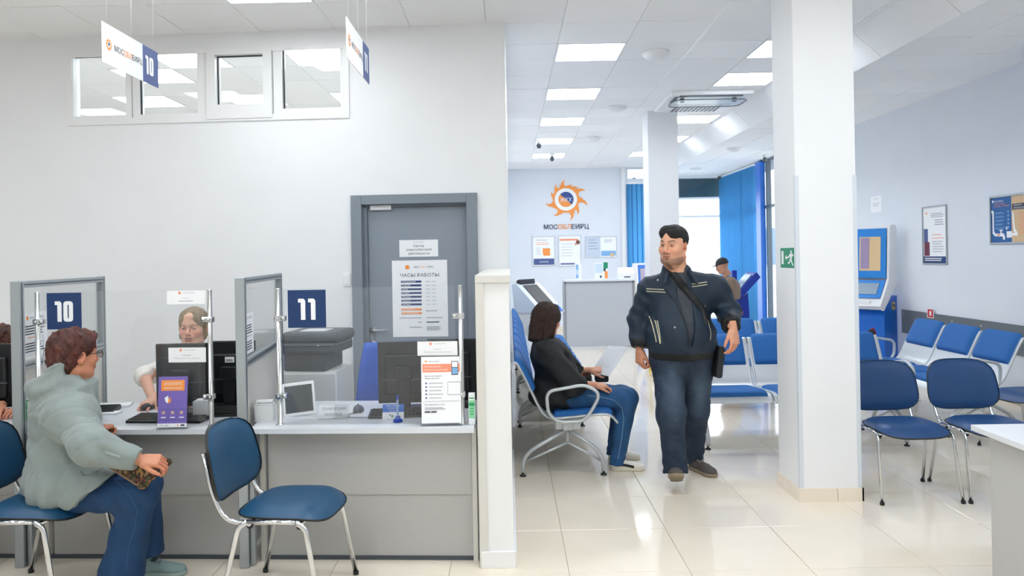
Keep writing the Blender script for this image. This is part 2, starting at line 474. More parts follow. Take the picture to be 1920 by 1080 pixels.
# transom window : white frame, four sashes with panes
b = mb(trimw)
win = struct(b.box(wx0, -.012, wz0-.0, wx1, -.0, wz0+.05).box(wx0, -.012, wz1-.05, wx1, 0, wz1).box(wx0, -.012, wz0+.05, wx0+.05, 0, wz1-.05).box(wx1-.05, -.012, wz0+.05, wx1, 0, wz1-.05).build('window_1', M=ML))
pix = [(135, 107, 240, 217), (262, 99, 374, 213), (407, 106, 498, 196), (530, 89, 641, 202)]
prev = wx0
rects = []
for (a, t_, c_, d_) in pix:
    u0, z1 = wl(a, t_, .03); u1, z0 = wl(c_, d_, .03); rects.append((u0, z0, u1, z1))
edges = [wx0+.05]+[(rects[i][2]+rects[i+1][0])/2 for i in range(3)]+[wx1-.05]
for i, (u0, z0, u1, z1) in enumerate(rects):
    e0, e1 = edges[i]+.004, edges[i+1]-.004
    b = mb(trimw); yy0 = -.02 if i == 2 else .0
    b.box(e0, yy0, wz0+.02, e1, .09, z0).box(e0, yy0, z1, e1, .09, wz1-.02).box(e0, yy0, z0, u0, .09, z1).box(u1, yy0, z0, e1, .09, z1)
    s_ = b.build('sash', parent=win)
    b = mb(blackm)
    g = .006
    b.box(u0, .03, z0, u0+g, .05, z1).box(u0, .03, z1-g, u1, .05, z1)
    b.build('gasket', parent=s_)
    b = mb(glassw); b.box(u0+.0005, .04, z0, u1-.0005, .045, z1); b.build('pane', parent=s_)
# service door
b = mb(frameg)
for q in ((DX0-.055, 0, DX0+.03, DZ+.045), (DX1-.03, 0, DX1+.055, DZ+.045)): b.box(q[0], -.03, q[1], q[2], .1, q[3], .004)
b.box(DX0+.03, -.03, DZ-.03, DX1-.03, .1, DZ+.045, .004)
door = struct(b.build('door_1', M=ML))
b = mb(doorg); b.box(DX0+.06, .055, .01, DX1-.04, .095, DZ-.05, .004)
leaf = b.build('door_leaf', parent=door)
b = mb(frameg); b.box(DX0+.03, .03, .0, DX0+.06, .1, DZ-.03).box(DX1-.042, .03, 0, DX1-.03, .1, DZ-.03).box(DX0+.03, .03, DZ-.05, DX1-.03, .1, DZ-.03); b.build('door_stop', parent=door)
u_, z_ = wl(695, 390, .05); b = mb(white); b.box(u_, .02, z_-.02, u_+.17, .055, z_+.02, .005); b.build('door_closer', parent=door)
hx, hz = wl(700, 619, .05)
b = mb(steel); Mh = Matrix.Translation((hx, .055, hz)) @ Matrix.Rotation(PI/2, 4, 'X')
b.lathe([(0, 0), (.027, 0), (.027, .008), (.01, .01), (.009, .045), (0, .046)], 20, Mh)
b.tube(roundpath([(hx, .012, hz), (hx+.02, .008, hz), (hx+.125, .01, hz+.003)], .01), .0085, 10)
b.build('door_handle', parent=door)
b = mb(steel); hz2 = wl(702, 645, .05)[1]; b.lathe([(0, 0), (.026, 0), (.026, .008), (0, .009)], 20, Matrix.Translation((hx, .055, hz2)) @ Matrix.Rotation(PI/2, 4, 'X'))
b.m(black).box(hx-.004, .044, hz2-.012, hx+.004, .047, hz2+.012); b.build('lock', parent=door)
u_, z_ = wl(651, 525, 0); b = mb(white); b.box(u_-.03, -.012, z_-.05, u_+.03, 0, z_+.055, .004).m(trimw).box(u_-.02, -.016, z_-.035, u_+.02, -.012, z_+.035, .002)
tag(b.build('light_switch', M=ML), 'white wall switch left of the grey door frame', 'switch')
# door notices
u_, z_ = wl(749, 482, .05); u2, z2 = wl(821, 449, .05)
sheet('door_notice', u2-u_, z2-z_, [('t', inkl, .5, .83, .09, 'МОСОБЛЕИРЦ', 'c'), ('t', ink, .5, .58, .19, 'Сектор', 'c'), ('t', ink, .5, .36, .19, 'энергосбытовой', 'c'), ('t', ink, .5, .13, .19, 'деятельности', 'c')],
      'small white paper notice on the grey door above the hours poster', 'notice', M=ML @ Matrix.Translation((u_, .053, z_)))
u_, z_ = wl(737, 632, .05); u2, z2 = wl(838, 487, .05); w_, h_ = u2-u_, z2-z_
it = [('o', orange, .28, .91, .04), ('t', ink, .40, .9, .032, 'МОС', 'l', .02), ('t', orange, .52, .9, .032, 'ОБЛ', 'l', .02), ('t', ink, .64, .9, .032, 'ЕИРЦ', 'l', .02),
      ('t', ink, .5, .785, .062, 'ЧАСЫ РАБОТЫ', 'c', 0, .7)]
for k, (d, hrs) in enumerate((('ПОНЕДЕЛЬНИК', '08:00 - 20:00'), ('ВТОРНИК', '08:00 - 20:00'), ('СРЕДА', '08:00 - 20:00'), ('ЧЕТВЕРГ', '08:00 - 20:00'), ('ПЯТНИЦА', '08:00 - 20:00'), ('СУББОТА', '08:00 - 20:00'), ('ПЕРЕРЫВ', '12:00 - 13:00'))):
    z = .708-k*.0495; it += [('r', navy, .16, z, .53, z+.026), ('t', paper, .175, z+.004, .024, d, 'l', .01), ('t', inkl, .61, z+.003, .025, hrs, 'l')]
for k, d in enumerate(('ВОСКРЕСЕНЬЕ', 'ПОСЛЕДНИЙ ДЕНЬ')):
    z = .345-k*.05; it += [('r', orange, .16, z, .53, z+.026), ('t', paper, .175, z+.004, .022, d)]
it += [('t', ink, .61, .33, .024, 'ВЫХОДНОЙ')]+lines(inkl, .12, .52, .245, 1, .05, .01, 0)+lines(inkl, .62, .9, .245, 1, .03, .01)+lines(ink, .61, .84, .185, 1, .03, .012, 0)+lines(inkl, .61, .9, .13, 4, .016, .008)+[('r', inkl, .3, .12, .52, .13), ('r', inkl, .46, .185, .52, .195)]
sheet('hours_poster', w_, h_, it, 'tall white opening hours poster with blue and orange bars on the grey door', 'poster', M=ML @ Matrix.Translation((u_, .0525, z_)))
# low partition between the counter and the hall
b = mb(trimw); b.box(-.165, 3.945, 0, -.005, 6.03, 1.47); lw = tag(b.build('low_partition'), 'chest high white partition wall between counter and waiting hall', 'partition')
b = mb(beige); b.box(-.178, 3.93, 1.45, .002, 6.02, 1.49, .003); b.build('cap_rail', parent=lw)
b = mb(beige); b.box(-.178, 3.932, 0, -.135, 3.945, 1.45, .003); b.build('corner_strip', parent=lw)
b = mb(trimw); b.box(-.17, 3.925, 0, .006, 3.944, .085, .003).box(-.005, 3.944, 0, .01, 6.0, .085); b.build('skirting', parent=lw)
# skirting boards
b = mb(floorm); b.box(XL, YW+.2, 0, XL+.012, YB, .08); struct(b.build('baseboard_hall'))
b = mb(floorm); b.box(XL, YB-.012, 0, 2.47, YB, .08); struct(b.build('baseboard_back'))
b = mb(floorm); b.box(XR-.012, 5, 0, XR, 12.6, .08); struct(b.build('baseboard_right'))
b = mb(trimw); b.box(2.38, YB-.03, 0, 2.47, YB, CZ); struct(b.build('trim_2'))
# pillars
def pillar(x, y, lab, guard=True):
    w = .385
    b = mb(wallm); b.box(x, y, 0, x+w, y+w, CZ+.02, .004, seg=1); p = struct(b.build('pillar'))
    p['label'] = lab
    b = mb(floorm)
    for (a, c_) in ((-.012, .23), (.233, w+.012)):
        b = mb(floorm); b.box(x+a, y-.012, 0, x+c_, y, .085, .001, seg=1); b.build('skirting_tile', parent=p)
    for (a, c_) in ((.0, .2), (.203, w+.01)):
        b = mb(floorm); b.box(x-.012, y+a, 0, x, y+c_, .085, .001, seg=1); b.build('skirting_tile', parent=p)
    b = mb(floorm); b.box(x+w, y-.012, 0, x+w+.012, y+w, .085); b.build('skirting_tile', parent=p)
    if guard:
        for gx in (x, x+w):
            s = 1 if gx == x else -1
            b = mb(mat('guard_strip', 'd3dae2', .3)); b.prism([(gx-.003*s, y-.003), (gx+.022*s, y-.003), (gx+.022*s, y), (gx, y), (gx, y+.022), (gx-.003*s, y+.022)], .085, 2.06)
            b.build('corner_guard', parent=p)
    return p
pillar(1.812, 4.885, 'square white pillar in the middle of the tiled floor')
p2 = pillar(1.80, 9.9, 'far square white pillar under the air conditioner', False)
b = mb(mat('yellow', 'f4cf1c', .5)); b.box(1.785, 9.93, .02, 1.7995, 10.02, .5); b.build('yellow_strip', parent=p2)
b = mb(wallg); b.box(4.72, 6.6, 0, XR+.02, 7.08, CZ+.02); pl = struct(b.build('pilaster'))
# boxed duct under the ceiling (three sided, panels with joints)
b = mb(gapm); b.prism([(2.90, CZ), (3.135, 3.20), (3.37, CZ)], 3.0, 18.0, 'y'); duct = struct(b.build('duct_boxing'))
y = 3.0; k = 0
while y < 17.9:
    ln = 1.15; s = .9
    b = mb(trimw); b.prism([(2.885, CZ), (3.135, 3.187), (3.385, CZ)], y+.003, min(y+ln-.003, 17.95), 'y'); b.build('duct_panel', parent=duct)
    y += ln
# ================================================================ GLAZED FRONT
fr = mat('window_frame_white', 'dfe5ea', .4); frd = mat('window_frame_grey', '5c6a76', .4)
def glazing(name, x0, x1, y, bars, vert, M=None, fm=fr, z1=CZ):
    """glazed wall in the local xz plane"""
    b = mb(fm)
    for z, th in bars: b.box(x0, y-.04, z, x1, y+.04, z+th)
    for x in vert: b.box(x-.03, y-.045, 0, x+.03, y+.045, z1)
    g = struct(b.build(name, M=M))
    vs = sorted(vert); zs = sorted(z for z, _ in bars)
    for a, c_ in zip(vs[:-1], vs[1:]):
        for z0, z2 in zip(zs[:-1], zs[1:]):
            b = mb(glassw); b.box(a+.03, y-.004, z0+.04, c_-.03, y+.004, z2); b.build('pane', parent=g)
    return g
glazing('window_2', 2.47, 3.2, YB+.08, [(0, .06), (.9, .05), (3.1, .07), (CZ-.04, .04)], [2.5, 3.17])
glazing('window_3', 3.3, 5.1, YG, [(0, .06), (2.42, .05), (2.86, .04), (CZ-.06, .06)], [3.33, 5.07])
b = mb(mat('awning_dark', '41606f', .7)); b.box(3.0, YG+.15, 2.87, 5.6, YG+.35, 3.6, .01)
tag(b.build('awning_board'), 'dark teal board above the bright far window', 'board')
MR = Matrix.Translation((XR+.05, 0, 0)) @ Matrix.Rotation(PI/2, 4, 'Z')   # local x -> world y
glazing('window_4', 12.6, YG, 0, [(0, .06), (2.45, .05), (CZ-.06, .06)], [12.65, 14.2, 15.3, 16.6, YG-.03], MR, frd)
b = mb(mat('blue_post', '1a6fd6', .4)); b.box(XR-.1, 15.35, 0, XR, 15.62, CZ-.04); struct(b.build('trim_3'))
# vertical blinds: each slat a part
def blind(lab, x0, x1, y, n, M, z0=.12, z1=CZ-.08, ang=.5, m_=blinds, grp=None):
    t = thing('vertical_blind', lab, 'blind', group=grp); t.matrix_local = M
    b = mb(white); b.box(x0, y-.03, z1, x1, y+.03, z1+.04); b.build('head_rail', parent=t)
    for k in range(n):
        x = x0+(k+.5)*(x1-x0)/n; w = (x1-x0)/n*.62
        b = mb(m_); Mk = Matrix.Translation((x, y, 0)) @ Matrix.Rotation(ang+random.uniform(-.06, .06), 4, 'Z')
        b.grid(lambda u, v: Vector(((u-.5)*2*w, .006*math.cos((u-.5)*PI), z0+v*(z1-z0))), 4, 1, .0015)
        b.bm.transform(Mk); b.build('slat', parent=t)
    return t
bl2 = bpy.data.materials.new('blue_blind_translucent'); bl2.use_nodes = True
_n = bl2.node_tree.nodes; _l = bl2.node_tree.links; _p = _n['Principled BSDF']; _p.inputs['Base Color'].default_value = (*srgb('58a8dc'), 1); _p.inputs['Roughness'].default_value = .7
_t = _n.new('ShaderNodeBsdfTranslucent'); _t.inputs[0].default_value = (*srgb('9accea'), 1); _mx = _n.new('ShaderNodeMixShader'); _mx.inputs[0].default_value = .72
_l.new(_p.outputs[0], _mx.inputs[1]); _l.new(_t.outputs[0], _mx.inputs[2]); _l.new(_mx.outputs[0], _n['Material Output'].inputs[0])
blind('solid blue vertical blind left of the far pillar', 2.5, 3.1, YB-.05, 6, Matrix.Identity(4), z1=3.05, ang=.15, m_=bl2)
blind('long blue vertical blind along the side window of the hall', 15.7, 18.25, .12, 22, MR, ang=1.02, m_=bl2)
blind('short blue vertical blind beside the near pillar', 13.0, 14.0, .12, 8, MR, ang=1.1, m_=bl2)
# outside: pavement and pale building
b = mb(mat('pavement', 'c9c9c6', .8, var=.05)); b.box(-2, YG+.1, -.3, 30, 60, -.15).box(5.3, 5, -.3, 30, YG+.1, -.15); struct(b.build('pavement'))
b = mb(mat('far_facade', 'dfe2e4', .8)); b.box(10, 34, -.2, 26, 38, 4.5).m(mat('far_window', '7f94a6', .3))
for k in range(6): b.box(11+k*2.5, 33.95, 1.0, 12.3+k*2.5, 34, 2.6)
tag(b.build('street_building'), 'pale building across the street behind the side windows', 'building')
# sheet on the side glazing
Mg = Matrix.Translation((XR+.044, 14.75, 1.05)) @ Matrix.Rotation(-PI/2, 4, 'Z')
sheet('window_notice', .45, .95, [('t', ink, .5, .88, .05, 'ЧАСЫ РАБОТЫ', 'c')]+lines(ink, .15, .55, .75, 7, .06, .03, 0)+lines(inkl, .62, .85, .75, 7, .06, .02, .2),
      'tall white notice stuck on the side window pane', 'notice', M=Mg)
# ================================================================ CEILING DEVICES
def dome(x, y, r, lab, cam_=False):
    t = thing('ceiling_camera' if cam_ else 'ceiling_speaker', lab, 'camera' if cam_ else 'speaker', (x, y, CZ), group='cameras on the ceiling' if cam_ else 'round domes on the ceiling')
    if cam_:
        mb(white).lathe([(0, 0), (.05, 0), (.05, -.02), (.02, -.03), (.018, -.06), (0, -.06)], 16).build('base', parent=t)
        b = mb(dgrey); b.lathe([(0, -.075), (.03, -.07), (.04, -.04), (.035, 0), (.03, .012), (0, .014)], 16, Matrix.Translation((0, 0, -.06)) @ Matrix.Rotation(.6, 4, 'X')); b.build('camera_head', parent=t)
    else:
        mb(white).lathe([(0, 0), (r, 0), (r, -.012), (r*.97, -.02), (r*.93, -.02)], 28).build('rim', parent=t)
        mb(trimw).lathe([(r*.93, -.015)]+[(r*.92*math.cos(R(a)), -.018-r*.42*math.sin(R(a))) for a in range(0, 90, 12)]+[(0, -.018-r*.42)], 28).build('dome_cover', parent=t)
    return t
dome(1.36, 7.02, .125, 'round white dome on the ceiling between the two nearest light rows'); dome(1.37, 9.58, .12, 'round white dome on the ceiling left of the air conditioner')
dome(1.35, 12.08, .12, 'flat round dome on the ceiling before the far left lights'); dome(3.98, 13.6, .13, 'round white dome right of the boxed duct')
dome(4.06, 16.7, .13, 'farthest round white dome near the bright window')
dome(.5, 12.2, 0, 'small dark ceiling camera over the fourth light of the left row', True); dome(.8, 13.9, 0, 'small dark ceiling camera over the farthest left light', True)
dome(4.86, 14.6, 0, 'dark ceiling camera in front of the side windows', True); dome(4.95, 18.1, 0, 'tiny dark ceiling camera in the far corner', True)
# cassette air conditioner
t = thing('air_conditioner', 'white ceiling air conditioner with a clear deflector and a slatted grille', 'air conditioner', (2.32, 9.2, CZ))
b = mb(white); b.box(-.47, -.52, -.05, .47, .55, .01, .02); b.build('cover_plate', parent=t)
b = mb(trimw); b.box(-.33, .06, -.062, .36, .5, -.05, .006); g_ = b.build('grille', parent=t)
b = mb(dgrey)
for k in range(11): b.box(-.28+k*.052, .1, -.066, -.25+k*.052, .46, -.061)
b.build('grille_slots', parent=g_)
pth = roundpath([(-.42, -.46, -.09), (.42, -.46, -.09), (.42, -.02, -.09), (-.42, -.02, -.09)], .12, 6, True)
b = mb(glassmat('deflector', (.95, .97, .98), .15, .004, .1)); b.prism([(p.x, p.y) for p in pth], -.10, -.092, 'z'); b.build('deflector', parent=t)
b = mb(dgrey); b.tube([p+Vector((0, 0, -.006)) for p in pth], .0055, 6, True); b.build('deflector_rim', parent=t)
b = mb(dgrey)
for (a, c_) in ((-.3, -.3), (.3, -.3)): b.box(a-.02, c_-.02, -.095, a+.02, c_+.02, -.05)
b.box(-.36, -.46, -.0555, .36, -.40, -.0505).box(-.40, -.4, -.0555, -.36, -.08, -.0505); b.build('air_slot', parent=t)
# hanging number signs
def digits(b, txt, x, z, h, y):
    """heavy condensed numerals: x left, z base, h height"""
    w = h*.44; st = h*.215; gap = h*.09; e = .0008
    for ch in txt:
        if ch == '1':
            b.prism([(x+w*.12, z+h*.82), (x+w*.12, z+h), (x+w*.72, z+h), (x+w*.9, z+h*.9), (x+w*.9, z), (x+w*.9-st, z), (x+w*.9-st, z+h*.82)], y-e, y, 'y'); x += w*.9+gap
        else:
            o_ = [(x+p.x, z+p.y) for p in roundpath([(0, 0, 0), (w*1.12, 0, 0), (w*1.12, h, 0), (0, h, 0)], h*.17, 4, True)]
            i_ = [(x+st+p.x, z+st*.8+p.y) for p in roundpath([(0, 0, 0), (w*1.12-2*st, 0, 0), (w*1.12-2*st, h-1.6*st, 0), (0, h-1.6*st, 0)], h*.04, 4, True)]
            A = [b.bm.verts.new((p[0], y-e, p[1])) for p in o_]; B = [b.bm.verts.new((p[0], y-e, p[1])) for p in i_]
            n = len(A)
            for k in range(n):
                f = b.bm.faces.new((A[k], A[(k+1) % n], B[(k+1) % n], B[k])); f.material_index = b.mi
            x += w*1.12+gap
def hangsign(num, x, y, lab):
    Ms = Matrix.Translation((x, y, 2.57)) @ Matrix.Rotation(PI/2, 4, 'Z')
    o = sheet('hanging_sign', .6, .2, [('r', slate, .695, 0, 1, 1), ('o', orange, .10, .5, .035)]+[('p', orange, [(.10+.055*math.cos(a), .5+.165*math.sin(a)), (.10+.035*math.cos(a+.35), .5+.1*math.sin(a+.35)), (.10+.035*math.cos(a-.2), .5+.1*math.sin(a-.2))]) for a in [k*PI/6 for k in range(12)]]
        +[('o', white, .10, .5, .024, 0, .0009), ('o', navy, .10, .51, .015, 0, .0012), ('t', ink, .19, .42, .2, 'МОС', 'l', .02, .155), ('t', orange, .348, .42, .2, 'ОБЛ', 'l', .02, .145), ('t', ink, .496, .42, .2, 'ЕИРЦ', 'l', .02, .185)],
        lab, 'sign', t=.004, base=white, M=Ms, group='number signs hanging over the counters')
    b = mb(paper); digits(b, num, .6*.735 if num == '10' else .6*.76, .05, .1, -.001); b.build('number', parent=o)
    b = mb(mat('cord_white', 'e4e6e8', .6))
    for u in (.05, .3, .55): b.tube([(u, .002, .199), (u, .002, CZ-2.57)], .0011, 6)
    b.build('cord', parent=o)
hangsign('10', -1.97, 3.78, 'hanging sign with the number 10 in front of the transom windows'); hangsign('11', -.775, 3.78, 'narrow-looking hanging sign with the number 11 right of the transom windows')
# ================================================================ SERVICE COUNTERS (slanted frame of the door wall)
def LP(X, Y):
    p = MLi @ Vector((X, Y, 0)); return p.x, p.y
FV = LP(-.17, 3.905)[1]          # front edge of the worktops
TOPZ = .72
def counter(u0, u1, lab, sl=-.13, sr=-.135):
    t = thing('service_counter', lab, 'counter', group='grey service counters'); t.matrix_local = ML @ Matrix.Translation((u0, FV, 0)); w = u1-u0
    mb(countert).prism([(.002, 0), (w-.002, 0), (w-.002+sr, .76), (.002+sl, .76)], TOPZ-.026, TOPZ).build('worktop', parent=t)
    mb(counterm).box(.045, .125, .345, w-.03, .143, TOPZ-.026, .001).build('front_panel', parent=t)
    mb(counterm).box(.045, .137, .02, w-.03, .155, .342, .001).build('front_panel', parent=t)
    mb(beige).box(w-.028, .115, 0, w-.004, .2, TOPZ-.026).build('side_panel', parent=t)
    mb(beige).box(.004, .115, 0, .028, .2, TOPZ-.026).build('side_panel', parent=t)
    mb(dgrey).box(.03, .13, 0, w-.03, .15, .02).build('plinth', parent=t)
    return t
UA = LP(-.178, 3.95)[0]
U1 = LP(-1.372, 4.0)[0]; U2 = LP(-2.56, 4.05)[0]
counter(U1+.025, UA-.012, 'grey counter under the glass shield numbered 11', sr=-.05); counter(U2+.025, U1-.028, 'grey counter before the seated woman in the pale coat, under shield number 10'); counter(U2-1.2, U2-.028, 'grey counter cut off at the far left edge')
# aluminium screens between the counters
def screen(xf, yf, length, lean, lab, grp=True):
    t = thing('divider_screen', lab, 'screen', (xf, yf, 0), lean, group='aluminium framed divider screens')
    P = lambda y0, z0, y1, z1: mb(alum).box(-.02, y0, z0, .02, y1, z1, .002)
    # posts (front one is a double profile)
    b = mb(alum); b.box(-.024, -.02, 0, .024, .03, 1.5, .004); b.m(dgrey).box(.0235, .0, 0.02, .0255, .008, 1.49); b.build('post', parent=t)
    b = mb(alum); b.box(.024, .01, 0, .05, .06, .70, .004); b.build('post_cover', parent=t)
    b = mb(alum); b.box(-.02, length-.045, 0, .02, length, 1.5, .003); b.m(dgrey).box(.0195, length-.03, .02, .0212, length-.022, 1.49); b.build('post', parent=t)
    b = P(.03, 1.462, length-.045, 1.498); b.m(dgrey).box(.0195, .03, 1.475, .0212, length-.045, 1.483); b.build('rail', parent=t)
    b = P(.03, 1.03, length-.045, 1.066); b.m(dgrey).box(.0195, .03, 1.045, .0212, length-.045, 1.052); b.build('rail', parent=t)
    mb(glassw).box(-.003, .03, 1.066, .003, length-.045, 1.462).build('pane', parent=t)
    mb(beige).box(-.008, .03, .03, .008, length-.045, 1.03).build('lower_panel', parent=t)
    return t
SCR = [(-1.395, 4.0, 1.18, .125), (-2.59, 4.06, 1.05, .095)]
s11 = screen(*SCR[0], 'grey framed divider screen between counters 10 and 11'); s10 = screen(*SCR[1], 'grey framed divider screen behind the seated woman in the pale coat')
def onscreen(s, y, z, w, h, items, lab):
    o = sheet('screen_notice', w, h, items, lab, 'notice', t=.001); M = s.matrix_basis if False else Matrix.Translation(s.location) @ Matrix.Rotation(s.rotation_euler.z, 4, 'Z')
    o.matrix_local = M @ Matrix.Translation((.0055, y, z)) @ Matrix.Rotation(PI/2, 4, 'Z'); return o
nb = [('o', orange, .2, .88, .045), ('t', ink, .3, .86, .055, 'МОСОБЛЕИРЦ', 'l', .02, .55)]
onscreen(s11, .04, 1.085, .25, .22, nb+lines(ink, .1, .9, .68, 4, .06, .025)+lines(inkl, .15, .8, .42, 1, .05, .02)+lines(ink, .1, .9, .28, 4, .06, .025), 'white notice in the divider screen next to the tablet')
onscreen(s10, .04, 1.09, .26, .235, nb+lines(ink, .1, .9, .68, 4, .06, .025)+lines(salmon, .2, .7, .42, 1, .05, .02)+lines(ink, .1, .9, .28, 4, .06, .025), 'white notice in the divider screen behind the red haired woman')
# glass shields: two chrome poles, clamps, sheet
def shield(num, pl, pr_, ztop, gx, labs):
    pL, pR = Vector(pl), Vector(pr_)
    d = (pR-pL); L_ = d.length; a = math.atan2(d.y, d.x)
    t = thing('glass_shield', labs, 'glass screen', (pL.x, pL.y, TOPZ), a, group='clear shields on chrome poles')
    H_ = ztop-TOPZ
    for k, x in enumerate((0, L_)):
        b = mb(chrome); b.lathe([(0, 0), (.02, 0), (.02, .006), (.0125, .008), (.0125, H_), (.0115, H_+.003), (0, H_+.003)], 20, Matrix.Translation((x, 0, .0005))); p_ = b.build('pole', parent=t)
        sg = 1 if k == 0 else -1
        for z in (.155, .155+.405):
            b = mb(chrome); b.box(x-.018, -.018, z-.015, x+.018, .018, z+.015, .005)
            b.box(min(x+.012*sg, x+.042*sg), -.014, z-.014, max(x+.012*sg, x+.042*sg), .014, z+.014, .005)
            b.lathe([(0, 0), (.009, 0), (.009, .006), (0, .007)], 12, Matrix.Translation((x+.03*sg, -.014, z)) @ Matrix.Rotation(PI/2, 4, 'X'))
            b.lathe([(0, 0), (.006, 0), (.006, .005), (0, .006)], 12, Matrix.Translation((x-.0, -.018, z)) @ Matrix.Rotation(PI/2, 4, 'X'))
            b.build('clamp', parent=p_)
    b = mb(plexi); b.box(.03, -.0025, .03, L_-.03, .0025, H_+.002); b.build('pane', parent=t)
    return t, Matrix.Translation((pL.x, pL.y, TOPZ)) @ Matrix.Rotation(a, 4, 'Z'), L_, H_
def polep(px, py):
    p = fl(px, py, TOPZ); return p
pa = at(72, 700, 4.12); pb = fl(397, 789, TOPZ); pc = fl(525, 789, TOPZ); pd = fl(867, 788, TOPZ)
pb = at(397, 789, 4.06); pc = at(525, 789, 4.05); pd = at(867, 789, 4.0)
sh10 = shield('10', (pa.x, 4.12, 0), (pb.x, 4.06, 0), 1.435, None, 'clear glass shield between the woman in the pale coat and the clerk')
sh11 = shield('11', (pc.x, 4.05, 0), (pd.x, 4.0, 0), 1.435, None, 'clear glass shield in front of the grey door and dark monitors')
def numplate(sh, num, px0, py0, px1, py1, Y, lab):
    a, b_ = at(px0, py1, Y), at(px1, py0, Y); w, h = b_.x-a.x, b_.z-a.z
    Mi = sh[1].inverted() @ Vector((a.x, Y, a.z))
    o = sheet('number_plate', w, h, [], lab, 'sign', base=mat('plate_blue', '0f3567', .5), t=.0015, group='dark blue number plates')
    o.matrix_local = sh[1] @ Matrix.Translation((Mi.x, -.0045, Mi.z))
    b = mb(paper); hh = h*.56; ww = hh*.44
    tot = (ww*.9+hh*.09+ww*1.12) if num == '10' else (ww*1.8+hh*.09)
    digits(b, num, (w-tot)/2-.003, h*.21, hh, -.0002); b.build('number', parent=o)
numplate(sh10, '10', 88, 548.5, 154, 618, 4.11, 'dark blue plate with a white 10 above the red haired woman'); numplate(sh11, '11', 540, 543, 611, 615, 4.04, 'dark blue plate with a white 11 over the printer')
def glassnote(sh, px0, py0, px1, py1, Y, items, lab):
    a, b_ = at(px0, py1, Y), at(px1, py0, Y); Mi = sh[1].inverted() @ Vector((a.x, Y, a.z))
    o = sheet('glass_notice', b_.x-a.x, b_.z-a.z, items, lab, 'notice', t=.0008); o.matrix_local = sh[1] @ Matrix.Translation((Mi.x, -.0038, Mi.z)); return o
ni = [('o', salmon, .33, .83, .035), ('t', inkl, .42, .8, .1, 'МОСОБЛЕИРЦ', 'l', .01, .3)]
glassnote(sh10, 312, 544, 386, 571, 4.065, ni+[('t', inkl, .5, .4, .1, 'Специалист', 'c')]+lines(inkl, .3, .68, .2, 1, .1, .05, 0), 'small white name notice high on shield 10 above the clerk')
glassnote(sh10, 315, 651, 387, 680, 4.065, ni+[('t', ink, .5, .45, .1, 'Специалист', 'c'), ('t', inkl, .5, .25, .11, 'Персональные данные', 'c', 0, .7)], 'small white name notice over the monitor behind shield 10')
glassnote(sh11, 783, 639, 858, 667, 4.01, ni+[('t', inkl, .5, .42, .1, 'Специалист', 'c'), ('t', inkl, .5, .22, .11, 'Персональные данные', 'c', 0, .7)], 'small white name notice near the right pole of shield 11')
# standing leaflet at counter 11 in a clear holder
a = at(792, 788, 4.0); b_ = at(864, 668, 4.0); w, h = b_.x-a.x, b_.z-(TOPZ+.012)
it = [('r', salmon, .03, .765, .97, .89), ('t', paper, .06, .84, .028, 'ЛИЧНЫЙ КАБИНЕТ', 'l', .02, .45), ('t', paper, .06, .79, .028, 'МОБИЛЬНОЕ ПРИЛОЖЕНИЕ', 'l', .02, .6), ('o', orange, .12, .93, .025), ('t', ink, .2, .92, .022, 'МОСОБЛЕИРЦ'),
      ('r', dgrey, .76, .72, .93, .93, 0, .0012), ('r', paper, .775, .84, .915, .92, 0, .0016), ('r', sky_p, .775, .735, .915, .83, 0, .0016), ('r', inkl, .66, .42, .99, .62, 0, .0009), ('r', paper, .67, .43, .98, .61, 0, .0013),
      ('t', ink, .09, .7, .026, 'Ваш личный кабинет'), ('t', ink, .09, .665, .026, 'всегда под рукой')]
for k in range(5): it += [('o', slate, .12, .60-k*.055, .022)]+lines(inkl, .19, .55, .595-k*.055, 1, .02, .01, .3)
it += [('r', inkl, .04, .33, .96, .333), ('t', ink, .08, .27, .026, 'Присоединяйтесь к нам'), ('r', ink, .08, .16, .22, .18), ('r', ink, .24, .16, .38, .18)]+lines(inkl, .08, .6, .23, 2, .02, .008)
lf = sheet('leaflet', w, h, it, 'standing white leaflet with a salmon band before the right pole of counter 11', 'leaflet', loc=(a.x, 3.968, TOPZ+.014), rot=(R(-4), 0, 0))
b = mb(plexi); b.box(-.004, .0015, -.01, w+.004, .0035, h+.004).box(-.004, -.012, -.0135, w+.004, .07, -.0105); b.build('clear_holder', parent=lf)
# purple leaflet on counter 10
a = at(298, 784, 4.02); b_ = at(351, 707, 4.02); w, h = b_.x-a.x, b_.z-(TOPZ+.008)
it = [('p', orange, [(.36, .55), (.42, .6), (.45, .52), (.4, .46), (.34, .5)]), ('p', paper, [(.22, .58), (.34, .62), (.36, .54), (.33, .47), (.26, .5)]), ('r', orange, .10, .72, .90, .93), ('t', paper, .5, .83, .075, 'ОПЛАТИТЕ', 'c', .03, .6), ('t', paper, .5, .755, .045, 'МОБИЛЬНОЙ КАМЕРОЙ', 'c', .02, .6), ('r', paper, 0, 0, 1, .07)]
for k in range(3): x = .08+k*.31; it += [('r', slate, x-.01, .14, x+.25, .36, 0, .0004), ('r', purple, x, .15, x+.24, .35, 0, .0009), ('o', beigep, x+.12, .285, .05, 0, .0013), ('r', paper, x+.04, .18, x+.2, .2, 0, .0012)]
it += [('t', ink, .08, .02, .035, 'СПБ   МИР'), ('o', salmon, .7, .035, .025), ('r', ink, .8, .02, .93, .05)]
lf2 = sheet('leaflet', w, h, it, 'purple leaflet with an orange heading standing before the clerk of counter 10', 'leaflet', loc=(a.x, 4.0, TOPZ+.012), rot=(R(-6), 0, 0), base=purple)
b = mb(plexi); b.box(-.003, .0015, -.008, w+.003, .0035, h+.003).box(-.003, -.01, -.0105, w+.003, .06, -.0075); b.build('clear_holder', parent=lf2)
